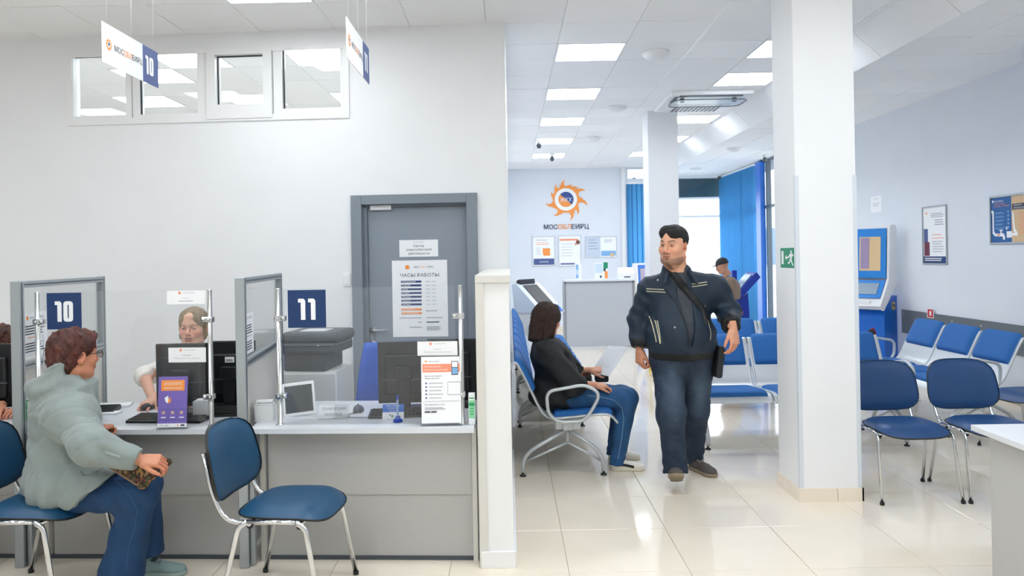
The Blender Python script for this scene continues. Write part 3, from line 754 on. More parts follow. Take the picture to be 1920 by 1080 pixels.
# monitors (seen from the back)
def monitor(lab, px0, py0, px1, Y, rz, barcode=False, z0=.80, h=None):
    a, c_ = at(px0, py0, Y), at(px1, py0, Y); w = c_.x-a.x; h = h or w*.62; zt = a.z
    t = thing('monitor', lab, 'monitor', ((a.x+c_.x)/2, Y, TOPZ), rz, group='black monitors behind the counters')
    zt -= TOPZ
    b = mb(black); b.box(-w/2, 0, zt-h, w/2, .022, zt, .006).box(-w*.36, -.025, zt-h*.86, w*.36, .002, zt-h*.2, .012); b.build('casing', parent=t)
    mb(blackm).box(-w/2+.012, .0215, zt-h+.016, w/2-.012, .0235, zt-.012).build('display', parent=t)
    b = mb(black); b.box(-.035, -.045, .012, .035, -.02, zt-h*.45, .006).box(-.05, -.05, zt-h*.6, .05, -.018, zt-h*.4, .006).box(-.12, -.1, 0, .12, .1, .014, .005); b.build('stand', parent=t)
    b = mb(dgrey); b.box(-w*.4, -.0265, zt-h*.62, w*.4, -.025, zt-h*.6); b.build('vent_line', parent=t)
    if barcode:
        o = mb(paper).box(-.028, -.0262, zt-h*.34, .028, -.0250, zt-h*.25).build('sticker', parent=t)
        b = mb(ink); x = -.022
        while x < .02: w_ = random.choice((.001, .002, .003)); b.box(x, -.0268, zt-h*.325, x+w_, -.0262, zt-h*.285); x += w_+.0018
        b.build('barcode', parent=o)
    return t
monitor('black monitor of counter 10 half covered by the pasted name notice', 292, 645, 391, 4.42, R(3), h=.36)
monitor('black monitor with a barcode sticker right of the clerk at counter 10', 388, 640, 478, 4.64, R(-2), True, h=.37)
monitor('dark monitor behind shield 11 in front of the grey door', 708, 641, 806, 4.40, R(4), h=.35)
monitor('second dark monitor of counter 11 behind the right chrome pole', 800, 636, 893, 4.52, R(-3), h=.36)
monitor('black monitor at the far left before the clerk with dark red hair', -75, 646, 27, 4.50, R(2), True, h=.37)
# keyboards and mice
def keyboard(lab, x, y, rz, w=.42):
    t = thing('keyboard', lab, 'keyboard', (x, y, TOPZ+.001), rz, group='black keyboards on the counters')
    b = mb(black); b.prism([(-.07, 0), (.07, 0), (.075, .014), (.07, .026), (-.07, .014)], -w/2, w/2, 'x'); b.build('case', parent=t)
    b = mb(blackm)
    for r_ in range(5):
        for c_ in range(18): x0 = -w/2+.012+c_*(w-.024)/18; y0 = -.062+r_*.026; z = .0145+(y0+.07)*.086; b.box(x0, y0, z, x0+.018, y0+.021, z+.006)
    o = b.build('keys', parent=t); o['kind'] = 'stuff'; return t
def mouse(lab, p, rz=0, m_=black):
    t = thing('computer_mouse', lab, 'mouse', (p[0], p[1], TOPZ+.001), rz, group='computer mice on the counters')
    b = mb(m_); b.grid(lambda u, v: Vector(((.031+.004*math.cos(u*PI*2))*math.cos(u*2*PI)*math.sin(v*PI/2), .055*math.sin(u*2*PI)*math.sin(v*PI/2), .004+.034*math.cos(v*PI/2)**.8*(1-.18*math.sin(u*2*PI)*math.sin(v*PI/2)))), 24, 8)
    b.box(-.025, -.045, 0, .025, .045, .006); b.build('shell', parent=t)
    mb(lgrey).box(-.012, .012, .033, -.006, .04, .0365).box(.006, .012, .033, .012, .04, .0365).build('buttons', parent=t)
    mb(dgrey).box(-.003, .01, .030, .003, .036, .0385).build('wheel', parent=t); return t
keyboard('black keyboard behind the purple leaflet on counter 10', -2.02+.15, 4.22, R(-6)); kp = fl(672, 770, TOPZ)
keyboard('black keyboard in front of the dark monitor of counter 11', at(765, 770, 4.25).x, 4.25, R(4)); keyboard('black keyboard on counter 10 beside the divider screen', at(440, 760, 4.38).x, 4.36, 0, .3)
keyboard('flat black keyboard beside the seated woman on counter 10', at(190, 755, 4.55).x, 4.5, R(10), .22)
mp = fl(671, 772, TOPZ); mouse('dark grey mouse on counter 11 left of the blue card', mp, R(8), dgrey)
m2 = fl(276, 768, TOPZ); mouse('black mouse under the hand of the clerk at counter 10', m2, R(-8))
b = mb(blackm); b.tube(roundpath([(mp.x, mp.y-.05, .7225), (mp.x-.09, mp.y-.10, .7225), (mp.x-.03, mp.y-.16, .7225), (mp.x+.10, mp.y-.18, .7225), (mp.x+.25, mp.y-.12, .7225)], .06), .0018, 6)
tag(b.build('mouse_cable'), 'thin dark cable looping from the mouse on counter 11', 'cable')
b = mb(blackm); b.tube(roundpath([(m2.x+.02, m2.y-.05, .7225), (m2.x+.06, m2.y-.12, .7225), (m2.x+.16, m2.y-.12, .7225)], .04), .0018, 6)
tag(b.build('mouse_cable'), 'short dark cable of the mouse on counter 10', 'cable')
# paper slip boxes
def slipbox(lab, p, rz, w=.085, d=.085, h=.1):
    t = thing('note_box', lab, 'box', (p[0], p[1], TOPZ), rz, group='white paper slip boxes')
    b = mb(white)
    for q in ((-w/2, -d/2, w/2, -d/2+.004), (-w/2, d/2-.004, w/2, d/2), (-w/2, -d/2, -w/2+.004, d/2), (w/2-.004, -d/2, w/2, d/2)): b.box(q[0], q[1], 0, q[2], q[3], h)
    b.build('case', parent=t)
    b = mb(paper)
    for k in range(9):
        Mk = Matrix.Translation((random.uniform(-.003, .003), random.uniform(-.003, .003), .02+k*.0095)) @ Euler((random.uniform(-.04, .04), random.uniform(-.04, .04), random.uniform(-.1, .1))).to_matrix().to_4x4()
        b.box(-w/2+.008, -d/2+.008, 0, w/2-.008, d/2-.008, .008, M=Mk)
    b.build('paper_slips', parent=t); return t
p_ = fl(376, 787, TOPZ); slipbox('white box of paper slips beside the left pole base of counter 10', (p_.x, p_.y+.04), R(4))
p_ = fl(492, 790, TOPZ); slipbox('white box of paper slips on counter 11 next to the divider screen', (p_.x, p_.y+.05), R(12), .1, .1, .085)
# tablet on stand
p_ = fl(560, 782, TOPZ)
t = thing('tablet', 'white framed tablet leaning on a stand next to the chrome pole of counter 11', 'tablet', (p_.x, p_.y+.02, TOPZ), R(9))
Mt = Matrix.Rotation(R(-18), 4, 'X') @ Matrix.Rotation(R(-5), 4, 'Y')
b = mb(white); b.box(-.085, 0, .004, .09, .012, .19, .005, M=Mt); b.build('frame', parent=t)
b = mb(mat('dark_screen', '3a4147', .15)); b.box(-.072, -.0008, .022, .077, .0005, .172, M=Mt); b.build('display', parent=t)
b = mb(white); b.prism([(.02, .0), (.11, 0), (.055, .15)], -.03, .03, 'x'); b.build('stand', parent=t)
# cards and pen
p_ = fl(622, 786, TOPZ)
t = sheet('plastic_sign', .16, .085, [('t', ink, .5, .6, .26, 'ТЕХНИЧЕСКИЙ', 'c', .01, .82), ('t', ink, .5, .2, .26, 'ПЕРЕРЫВ', 'c', .01, .6)], 'small clear stand with the words technical break on counter 11', 'sign', loc=(p_.x-.075, p_.y, TOPZ+.002), rot=(R(-38), 0, R(2)), base=glassmat('frosted', (.95, .96, .97), .35, .05), t=.002)
mb(plexi).box(0, .0, -.002, .16, .09, 0).build('base', parent=t).rotation_euler = (R(38), 0, 0)
p_ = fl(737, 787, TOPZ)
t = sheet('desk_card', .115, .082, [('r', mat('card_blue', '1464c8', .5), 0, .48, 1, 1), ('t', paper, .5, .84, .13, 'БЕЗ ОЧЕРЕДИ', 'c', .03), ('t', paper, .5, .68, .13, 'ОПЛАТИТЬ', 'c', .03), ('t', paper, .5, .52, .13, 'УСЛУГИ', 'c', .03), ('t', inkl, .62, .18, .13, 'центр', 'l'), ('p', mat('leaf_print', '3a9a5a', .5), [(.40, .2), (.47, .33), (.52, .2), (.46, .12)]), ('p', navy, [(.30, .28), (.38, .36), (.40, .24)])],
      'blue and white tent card beside the blue pen on counter 11', 'card', loc=(p_.x-.058, p_.y, TOPZ+.001), rot=(R(-22), 0, R(2)))
p_ = fl(746, 791, TOPZ)
t = thing('pen_on_stand', 'blue pen standing in a small blue holder on counter 11', 'pen', (p_.x, p_.y, TOPZ))
bp_ = mat('pen_blue', '0f43b8', .35)
mb(bp_).lathe([(0, 0), (.025, 0), (.026, .008), (.016, .018), (.011, .03), (.008, .032), (0, .032)], 20).build('base', parent=t)
mb(mat('pen_clear', '8fb0d8', .3)).lathe([(.0035, .028), (.0055, .04), (.0055, .12), (0, .121)], 14).build('barrel', parent=t)
mb(bp_).lathe([(.0062, .118), (.0066, .14), (.004, .143), (0, .143)], 14).build('cap', parent=t)
b = mb(bp_); b.tube([(.005+.02*math.cos(k*.8)*min(1, k/8), .02*math.sin(k*.8)*min(1, k/8), .03-.025*min(1, k/10)) for k in range(20)], .0016, 6); b.build('cord', parent=t)
# green and white pack right of the pole, and at the far left
def pack(lab, px0, py0, px1, py1, Y, rz=0):
    a, c_ = at(px0, py1, Y), at(px1, py0, Y); w, h = c_.x-a.x, c_.z-TOPZ
    return sheet('leaflet_holder', w, h, [('r', lgreen, .05, .2, .95, .78), ('r', mat('mint_dark', '2fa56a', .5), .05, .6, .95, .70), ('r', mat('mint_dark'), .1, .83, .9, .87)]+lines(mat('mint_dark'), .2, .8, .5, 3, .09, .03), lab, 'leaflet', loc=(a.x, Y, TOPZ+.001), rot=(0, 0, rz), t=.03)
pack('small green and white leaflet holder at the right end of counter 11', 879, 738, 890, 789, 3.98); pack('green and white leaflet pack between the divider screen and the seated woman', 47, 743, 63, 772, 4.1)
# printer on its cabinet
pr0 = at(540, 715, 5.35)
t = thing('printer_cabinet', 'white cabinet under the printer by the divider screen', 'cabinet', (at(600, 740, 5.45).x, 5.45, 0), R(-4))
mb(white).box(-.2, -.16, 0, .17, .24, .82, .004).build('body', parent=t); mb(lgrey).box(-.19, -.166, .45, .16, -.16, .80, .002).build('door', parent=t); mb(lgrey).box(-.19, -.166, .05, .16, -.16, .44, .002).build('door', parent=t)
t = thing('printer', 'dark grey office printer on a white cabinet against the wall', 'printer', (at(601, 720, 5.45).x, 5.45, .82), R(-6))
b = mb(dgrey); b.box(-.2, -.17, 0, .1, .2, .16, .012).box(-.21, -.2, .12, .18, .2, .2, .02).box(-.21, -.2, .19, .2, .2, .27, .035, seg=4); b.build('body', parent=t)
mb(black).box(-.205, -.204, .172, .15, -.199, .178).build('seam', parent=t); mb(lgrey).box(-.1, -.12, .268, .08, .06, .273, .002).build('tray', parent=t)
mb(white).lathe([(0, 0), (.006, 0), (.006, .002), (0, .002)], 10, Matrix.Translation((.06, -.2, .178)) @ Matrix.Rotation(PI/2, 4, 'X')).build('button', parent=t)
# blue office chair back behind counter 11
t = thing('office_chair', 'blue mesh office chair behind the dark monitor of counter 11', 'chair', (at(700, 720, 5.0).x+.1, 5.05, 0), R(15))
bl_ = mat('chair_mesh_blue', '2a5ec4', .6)
b = mb(bl_); b.grid(lambda u, v: Vector(((u-.5)*(.46-.14*v**2), .04*math.cos((u-.5)*PI)-.16+.02*v, .5+v*.55)), 12, 12, .03); b.build('backrest', parent=t)
b = mb(bl_); b.box(-.24, -.18, .42, .24, .26, .49, .03); b.build('seat', parent=t)
mb(black).lathe([(.025, .1), (.025, .42)], 12).build('column', parent=t)
b = mb(black)
for k in range(5): a = k*2*PI/5; b.tube([(0, 0, .11), (.28*math.cos(a), .28*math.sin(a), .06)], .018, 8)
b.build('base', parent=t)
for k in range(5): a = k*2*PI/5; mb(black).lathe([(0, -.015), (.028, -.015), (.028, .015), (0, .015)], 14, Matrix.Translation((.28*math.cos(a), .28*math.sin(a), .029)) @ Matrix.Rotation(PI/2, 4, 'X')).build('caster', parent=t)
# cable bundle beside monitor 11b, papers on counter 10
b = mb(black); x = at(893, 720, 4.5).x
b.tube(roundpath([(x-.03, 4.58, .9), (x+.02, 4.56, .97), (x+.04, 4.55, .9), (x+.02, 4.55, .8), (x+.03, 4.56, .725)], .05), .005, 6).tube(roundpath([(x-.03, 4.58, .85), (x+.03, 4.55, .86), (x+.03, 4.57, .76), (x, 4.58, .725)], .04), .004, 6).tube(roundpath([(x-.03, 4.58, .8), (x+.045, 4.55, .82), (x+.04, 4.57, .725)], .03), .004, 6)
tag(b.build('cable_bundle'), 'tangle of black cables beside the second monitor of counter 11', 'cable')
for k, (px, py, w, d, rz, lab) in enumerate(((212, 762, .2, .12, .2, 'loose white papers on counter 10 beside the seated woman'), (203, 776, .13, .08, -.05, 'small white paper pad at the front of counter 10'), (445, 757, .21, .1, .1, 'white sheets on counter 10 beneath the barcode monitor'))):
    p_ = fl(px, py, TOPZ); b = mb(paper)
    for q in range(3): b.box(-w/2, -d/2, .001+q*.0035, w/2, d/2, .003+q*.0035, M=Matrix.Translation((p_.x, p_.y, TOPZ)) @ Matrix.Rotation(rz+q*.06, 4, 'Z'))
    tag(b.build('papers'), lab, 'paper')
p_ = fl(448, 775, TOPZ); t = tag(mb(plexi).box(-.03, -.02, 0, .03, .02, .09).build('card_holder', loc=(p_.x, p_.y+.1, TOPZ), rot=(0, 0, .6)), 'small clear card holder beside the divider screen on counter 10', 'holder')
# ================================================================ VISITOR CHAIRS
def visitor_chair(lab, loc, rz, vin=bluevin, grp='blue padded visitor chairs with chrome frames'):
    """faces local +y; origin on the floor under the seat centre"""
    t = thing('visitor_chair', lab, 'chair', loc, rz, group=grp)
    zf = .445
    for sx in (-1, 1):
        x = sx*.235
        # front leg and rear leg with the bend, and the rail between
        b = mb(chrome); b.tube(roundpath([(x*1.07, .235, 0.012), (x, .165, zf-.045), (x, .12, zf-.02)], .05), .0125, 12, ry=.0095); l_ = b.build('leg', parent=t)
        mb(black).lathe([(0, 0), (.014, 0), (.014, .018), (0, .018)], 12, Matrix.Translation((x*1.07, .236, 0))).build('rubber_foot', parent=l_)
        b = mb(chrome); b.tube(roundpath([(x*1.07, -.235, 0.012), (x, -.145, zf-.045), (x, -.10, zf-.02)], .05), .0125, 12, ry=.0095); l_ = b.build('leg', parent=t)
        mb(black).lathe([(0, 0), (.014, 0), (.014, .018), (0, .018)], 12, Matrix.Translation((x*1.07, -.236, 0))).build('rubber_foot', parent=l_)
        b = mb(chrome); b.tube([(x, .12, zf-.02), (x, -.1, zf-.02)], .0125, 12, ry=.0095); b.build('side_rail', parent=t)
        b = mb(chrome); b.tube(roundpath([(x*.80, .10, zf-.035), (x*.80, -.225, zf-.042), (x*.80, -.285, zf+.08), (x*.8, -.325, zf+.27)], .07), .011, 12); b.build('back_post', parent=t)
        for y in (.13, -.1):
            mb(black).lathe([(0, 0), (.013, 0), (.014, .012), (.008, .02), (0, .02)], 12, Matrix.Translation((x*.93, y, zf-.045)) @ Matrix.Rotation(-sx*PI/2, 4, 'Y')).build('knob', parent=t)
    for y in (.13, -.10):
        b = mb(chrome); b.tube([(-.225, y, zf-.035), (.225, y, zf-.035)], .01, 10); b.build('crossbar', parent=t)
    def sq(u, v, w0, w1, d):      # superellipse outline: returns x,y for polar grid
        a = u*2*PI; c_, s_ = math.cos(a), math.sin(a); n = 3.6
        rr = (abs(c_)**n+abs(s_)**n)**(-1/n); x, y = rr*c_*v, rr*s_*v
        wx = w0+(w1-w0)*(y+1)/2
        return x*wx, y*d
    def seat(u, v, top):
        x, y = sq(u, v, .215, .235, .22); r_ = v
        z = .045*(1-r_**6) if top else -.006*(1-r_**4)
        dish = -.010*math.cos(min(1, abs(x)/.23)*PI/2)*(1-r_)+.0 - .03*max(0, (y-.08)/.14)**2
        return Vector((x, y+.02, zf-.01+z+dish))
    b = mb(vin); b.grid(lambda u, v: seat(u, 1-v, True), 40, 10); b.build('seat', parent=t)
    b = mb(black)
    b.grid(lambda u, v: seat(u, v, False)+Vector((0, 0, -.008*(1-v**6))), 40, 6)
    b.grid(lambda u, v: (lambda p: Vector((p.x*(1+.012*math.sin(v*PI)), p.y*(1+.012*math.sin(v*PI)), p.z-.004+.01*v)))(seat(u, 1, False)), 40, 3); b.build('seat_shell', parent=t)
    def back(u, v, s):
        x, y = sq(u, v, .25, .225, .168)
        z = y*1.0; cv = .05*(abs(x)/.235)**2
        th = .024*(1-v**6) if s > 0 else -.012*(1-v**4)
        yy = -.315-.10*z/.18*.35+cv+th
        return Vector((x, yy, zf+.205+z))
    b = mb(vin); b.grid(lambda u, v: back(u, v, 1), 40, 10); b.build('backrest', parent=t)
    b = mb(black); b.grid(lambda u, v: back(u, 1-v, -1), 40, 6)
    b.grid(lambda u, v: (lambda p: Vector((p.x*1.006, p.y-.008+.016*v, zf+.205+(p.z-zf-.205)*1.006)))(back(u, 1, 1)), 40, 2); b.build('backrest_shell', parent=t)
    return t
c0 = visitor_chair('empty blue visitor chair in front of counter 11', (-1.06, 3.66, 0), R(-90-6))
dup(c0, (-2.27, 3.72, 0), R(-90-3), 'blue visitor chair under the woman in the pale coat')
c1 = visitor_chair('blue visitor chair right of the near pillar', (2.535, 5.03, 0), R(180), bluevin2)
dup(c1, (3.085, 5.03, 0), R(180), 'blue visitor chair half hidden by the white desk corner'); dup(c1, (4.02, 6.0, 0), R(90+12), 'blue visitor chair before the wall bench, cut by the right edge of the picture')
# ================================================================ BEAM BENCHES
PROF = [(-.035, .775), (-.03, .81), (-.01, .825), (.012, .815), (.05, .745), (.10, .64), (.15, .53), (.19, .465), (.235, .432), (.29, .425), (.40, .432), (.52, .443), (.62, .448), (.67, .437), (.705, .405), (.72, .385)]
def smoothprof(P, n=6):
    out = []
    for i in range(len(P)-1):
        p0, p1, p2, p3 = P[max(i-1, 0)], P[i], P[i+1], P[min(i+2, len(P)-1)]
        for k in range(n):
            s = k/n; out.append(tuple(.5*(2*p1[j]+(p2[j]-p0[j])*s+(2*p0[j]-5*p1[j]+4*p2[j]-p3[j])*s*s+(3*p1[j]-p0[j]-3*p2[j]+p3[j])*s**3) for j in (0, 1)))
    out.append(P[-1]); return out
SP = smoothprof(PROF, 3)
perf = mat('perforated_steel', 'c9ced2', .32, metal=.35)
def bench(lab, M, n=3, pitch=.58, arms=(0, 3), padc=bluefab, grp='blue padded beam benches'):
    t = thing('waiting_bench', lab, 'bench', group=grp); t.matrix_local = M
    L_ = n*pitch
    mb(silverp).box(.02, .33, .335, L_-.02, .40, .385, .004).build('beam', parent=t)
    def legf(x):
        b = mb(silverp)
        b.box(x-.02, .28, .335, x+.02, .46, .42, .004).tube(roundpath([(x, .365, .335), (x, .10, .185), (x, .045, .12), (x, .04, .03)], .09), .019, 12, ry=.014).tube(roundpath([(x, .365, .335), (x, .56, .20), (x, .615, .12), (x, .62, .03)], .09), .019, 12, ry=.014)
        b.tube([(x, .365, .33), (x, .365, .225)], .009, 8).tube([(x, .36, .235), (x, .05, .10)], .009, 8).tube([(x, .37, .235), (x, .61, .10)], .009, 8)
        o = b.build('leg_frame', parent=t)
        mb(blackm).box(x-.022, .335, .31, x-.018, .395, .37, M=Matrix.Translation((0, .365, .34)) @ Matrix.Rotation(PI/4, 4, 'X') @ Matrix.Translation((0, -.365, -.34))).build('hub_cap', parent=o)
        for y in (.04, .62): mb(black).lathe([(0, 0), (.024, 0), (.022, .01), (.009, .015), (.009, .035), (0, .035)], 14, Matrix.Translation((x, y, 0))).build('foot_pad', parent=o)
    legf(.07); legf(L_-.07)
    def strip(b, P, x0, x1, off=0, th=.004, i0=0, i1=None):
        P = P[i0:i1]; q = []
        for i, p in enumerate(P):
            a, c_ = P[max(i-1, 0)], P[min(i+1, len(P)-1)]; d = Vector((c_[0]-a[0], c_[1]-a[1])).normalized(); nn = Vector((-d.y, d.x)) if True else None
            q.append((p, nn))
        up = [(p[0]+nn.x*(off+th), p[1]+nn.y*(off+th)) for p, nn in q]; dn = [(p[0]+nn.x*off, p[1]+nn.y*off) for p, nn in q]
        b.grid(lambda u, v: None or Vector((x0+(x1-x0)*v, *up[round(u*(len(up)-1))])), len(up)-1, 1)
        b.grid(lambda u, v: Vector((x0+(x1-x0)*(1-v), *dn[round(u*(len(dn)-1))])), len(dn)-1, 1)
        for x in (x0, x1):
            for i in range(len(up)-1):
                f = b.bm.faces.new([b.bm.verts.new((x, *w)) for w in (up[i], up[i+1], dn[i+1], dn[i])]); f.material_index = b.mi
        for w in ((up[0], dn[0]), (up[-1], dn[-1])):
            f = b.bm.faces.new([b.bm.verts.new(c_) for c_ in ((x0, *w[0]), (x1, *w[0]), (x1, *w[1]), (x0, *w[1]))]); f.material_index = b.mi
    NS = len(SP)
    for k in range(n):
        x0 = k*pitch+.012; x1 = (k+1)*pitch-.012
        b = mb(perf); strip(b, SP, x0, x1)
        b.m(dgrey)
        for r_ in range(3):     # slots pressed in the bare strip
            i = int(NS*.38)+r_*2; p = SP[i]
        sh_ = b.build('seat_shell', parent=t)
        for x in (x0-.002, x1-.014):
            b = mb(silverp); b.tube([(x+.008, p[0], p[1]-.003) for p in SP], .009, 8, ry=.013); b.build('side_rail', parent=t)
        for nm, i0, i1, th in (('back_pad', 6, 17, .032), ('seat_pad', 26, 41, .030)):
            P = SP[i0:i1]; m_ = len(P); xa, xb = x0+.026, x1-.026; b = mb(padc)
            def padfn(u, v, P=P, m_=m_, th=th, xa=xa, xb=xb):
                f_ = min(u*(m_-1), m_-1.0001); i = int(f_); t_ = f_-i; p = Vector(P[i]).lerp(Vector(P[i+1]), t_)
                a_, c_ = Vector(P[max(i-1, 0)]), Vector(P[min(i+2, m_-1)]); d = (c_-a_).normalized(); nn = Vector((-d.y, d.x))
                e = min(1, min(u, 1-u)/.07); e = math.sqrt(max(0, 1-(1-e)**2)); ang = v*2*PI; cx, cy = math.cos(ang), math.sin(ang); q = (abs(cx)**8+abs(cy)**3)**(-1/8 if abs(cx) > .7 else -1/4)
                w_ = max(-1, min(1, cx*1.25)); hx = (xa+xb)/2+(xb-xa)/2*w_*(.985+.015*e)
                hh = (1-abs(w_)**14)**.5 if abs(w_) < 1 else 0
                off = .004+th*e*(hh if cy > 0 else 0)
                p = p+nn*off; return Vector((hx, p.x, p.y))
            b.grid(padfn, 26, 36); b.build(nm, parent=sh_)
    for a in arms:
        x = a*pitch+(.0 if a == 0 else 0); x += -.012 if a == 0 else (.012 if a == n else 0)
        pts = roundpath([(x, .215, .62), (x, .49, .665), (x, .60, .60), (x, .535, .48), (x, .475, .405), (x, .30, .40), (x, .225, .46)], .06, 5, True)
        b = mb(silverp); b.tube(pts, .0125, 10, True, ry=.0155); b.build('armrest', parent=t)
    return t
Mx = lambda x, y, rz: Matrix.Translation((x, y, 0)) @ Matrix.Rotation(rz, 4, 'Z')
# along the hall wall, facing right (+x): local x -> -y... benches start at the near end
padp = mat('blue_fabric_pale', '4f92d6', .75, var=.05, vscale=80)
BW = bench('long beam bench by the hall wall on which the woman in black sits', Mx(.03, 5.49+1.74, -PI/2), arms=(3,))
bench('second beam bench along the hall wall behind the seated woman', Mx(.03, 7.30+1.74, -PI/2), arms=()); bench('third beam bench at the far end of the hall wall', Mx(.03, 9.1+1.74, -PI/2), arms=(0,))
# rows facing the camera
bench('beam bench facing us between the walking man and the near pillar', Mx(1.50+1.74, 6.84, PI), arms=(0,)); bench('rear beam bench facing us behind the first row', Mx(1.53+1.74, 8.45, PI), arms=())
bench('beam bench of three blue seats below the grey wall board', Mx(4.27, 6.42, PI/2), arms=(0, 3))
# ================================================================ RIGHT WALL ITEMS
MRW = lambda y, z: Matrix.Translation((XR-.003, y, z)) @ Matrix.Rotation(-PI/2, 4, 'Z')    # local x runs towards the camera
def rw(px, py): # pixel on right wall -> (y,z)
    x, y = de(px, py); Y = XR*FPX/x; return Y, EYE-y/FPX*Y
b = mb(mat('bumper_grey', '636a72', .5)); b.box(XR-.02, 4.6, .50, XR-.002, 10.05, .80, .002); o = tag(b.build('bumper_board'), 'long grey protective board on the wall behind the bench', 'board')
b = mb(steel)
for y in (9.98, 9.98, 8.9, 8.35, 7.2, 7.05): b.lathe([(0, 0), (.014, 0), (.012, .003), (0, .004)], 10, Matrix.Translation((XR-.02, y, .74)) @ Matrix.Rotation(-PI/2, 4, 'Y'))
b.build('screws', parent=o)
y_, z_ = rw(1742, 607); y2, z2 = rw(1754, 587)
sheet('alarm_sign', y_-y2, .11, [('r', mat('sign_red', 'c4222c', .5), .08, .06, .92, .94), ('r', paper, .36, .25, .64, .75, 0, .0012)], 'small red fire symbol plate on the grey wall board', 'sign', M=Matrix.Translation((XR-.022, y_, .745)) @ Matrix.Rotation(-PI/2, 4, 'Z'))
y_, z_ = rw(1633, 399); y2, z2 = rw(1653, 366)
sheet('wall_notice', y_-y2, z2-z_, [('t', inkl, .5, .8, .08, 'МОСОБЛЕИРЦ', 'c', 0, .4), ('t', ink, .5, .5, .08, 'Платёжный', 'c', .02, .6), ('t', ink, .5, .38, .08, 'терминал', 'c', .02, .45)], 'plain white paper notice on the wall above the payment kiosk', 'notice', M=MRW(y_, z_))
y_, z_ = rw(1733, 493); y2, z2 = rw(1774, 386); w, h = y_-y2, z2-z_
sheet('framed_poster', w, h, [('r', navy, 0, 0, 1, .12), ('r', mat('plum', '6d2c44', .6), .03, .13, .27, .38), ('r', slate, .02, .38, .2, .62), ('o', orange, .15, .9, .03)]+lines(inkl, .35, .95, .88, 3, .03, .014)+lines(inkl, .5, .9, .76, 3, .04, .016)+lines(salmon, .4, .9, .5, 2, .06, .012)+lines(inkl, .4, .9, .38, 5, .045, .012)+lines(paper, .05, .9, .075, 2, .035, .016),
      'tall narrow framed poster with a dark blue foot on the right wall', 'poster', M=MRW(y_, z_), frame=.018, t=.004)
y_, z_ = rw(1860, 455); y2, z2 = rw(1925, 372); w = 1.0; h = .62; z_ = rw(1860, 455)[1]; h = rw(1860, 372)[1]-z_
pb_ = mat('poster_blue', '1f5f9e', .6)
it = [('r', pb_, 0, 0, .33, 1), ('r', beigep, .33, 0, 1, 1), ('r', ink, .34, .70, 1, .83, 0, .0009), ('t', paper, .36, .78, .045, 'ПРАВИЛЬНО', 'l', .02), ('t', paper, .36, .72, .045, 'ПЕРЕДАТЬ ПОКАЗАНИЯ', 'l', .02), ('t', paper, .05, .9, .045, 'МОСОБЛЕИРЦ', 'l', .02), ('t', salmon, .05, .84, .045, 'УЗНАЙ О РАБОТЕ', 'l', .02), ('t', salmon, .05, .79, .045, 'СИСТЕМЫ ОТОПЛЕНИЯ', 'l', .02), ('o', paper, .03, .92, .014), ('o', salmon, .55, .92, .02), ('t', ink, .6, .9, .05, 'МОСОБЛЕИРЦ')]
pipe = [(.005, .72), (.03, .72), (.045, .68), (.045, .25), (.07, .2), (.2, .2), (.22, .14), (.22, .06), (.19, .06), (.185, .13), (.06, .14), (.02, .2), (.02, .66), (.005, .66)]
it += [('p', paper, pipe), ('r', paper, .15, .2, .17, .26, 0, .001), ('r', paper, .13, .26, .19, .28, 0, .001), ('r', salmon, .1, .15, .14, .19, 0, .0012), ('r', paper, .25, .1, .33, .24, 0, .001), ('r', paper, .24, .28, .26, .34, 0, .001), ('r', paper, .33, .14, .42, .2, 0, .0012), ('p', paper, [(.34, .66), (.36, .66), (.38, .3), (.42, .2), (.42, .12), (.36, .24)]), ('o', ink, .62, .17, .03, 0, .0012)]
for k in range(5): it += lines(sky_p, .07, .22, .66-k*.085, 2, .025, .01)+[('o', sky_p, .28, .67-k*.085, .012)]
it += lines(salmon, .45, .9, .6, 8, .06, .015)
sheet('framed_poster', w, h, it, 'wide framed poster with white pipes on blue and tan, at the right edge', 'poster', M=MRW(y_, z_), frame=.02, t=.004)
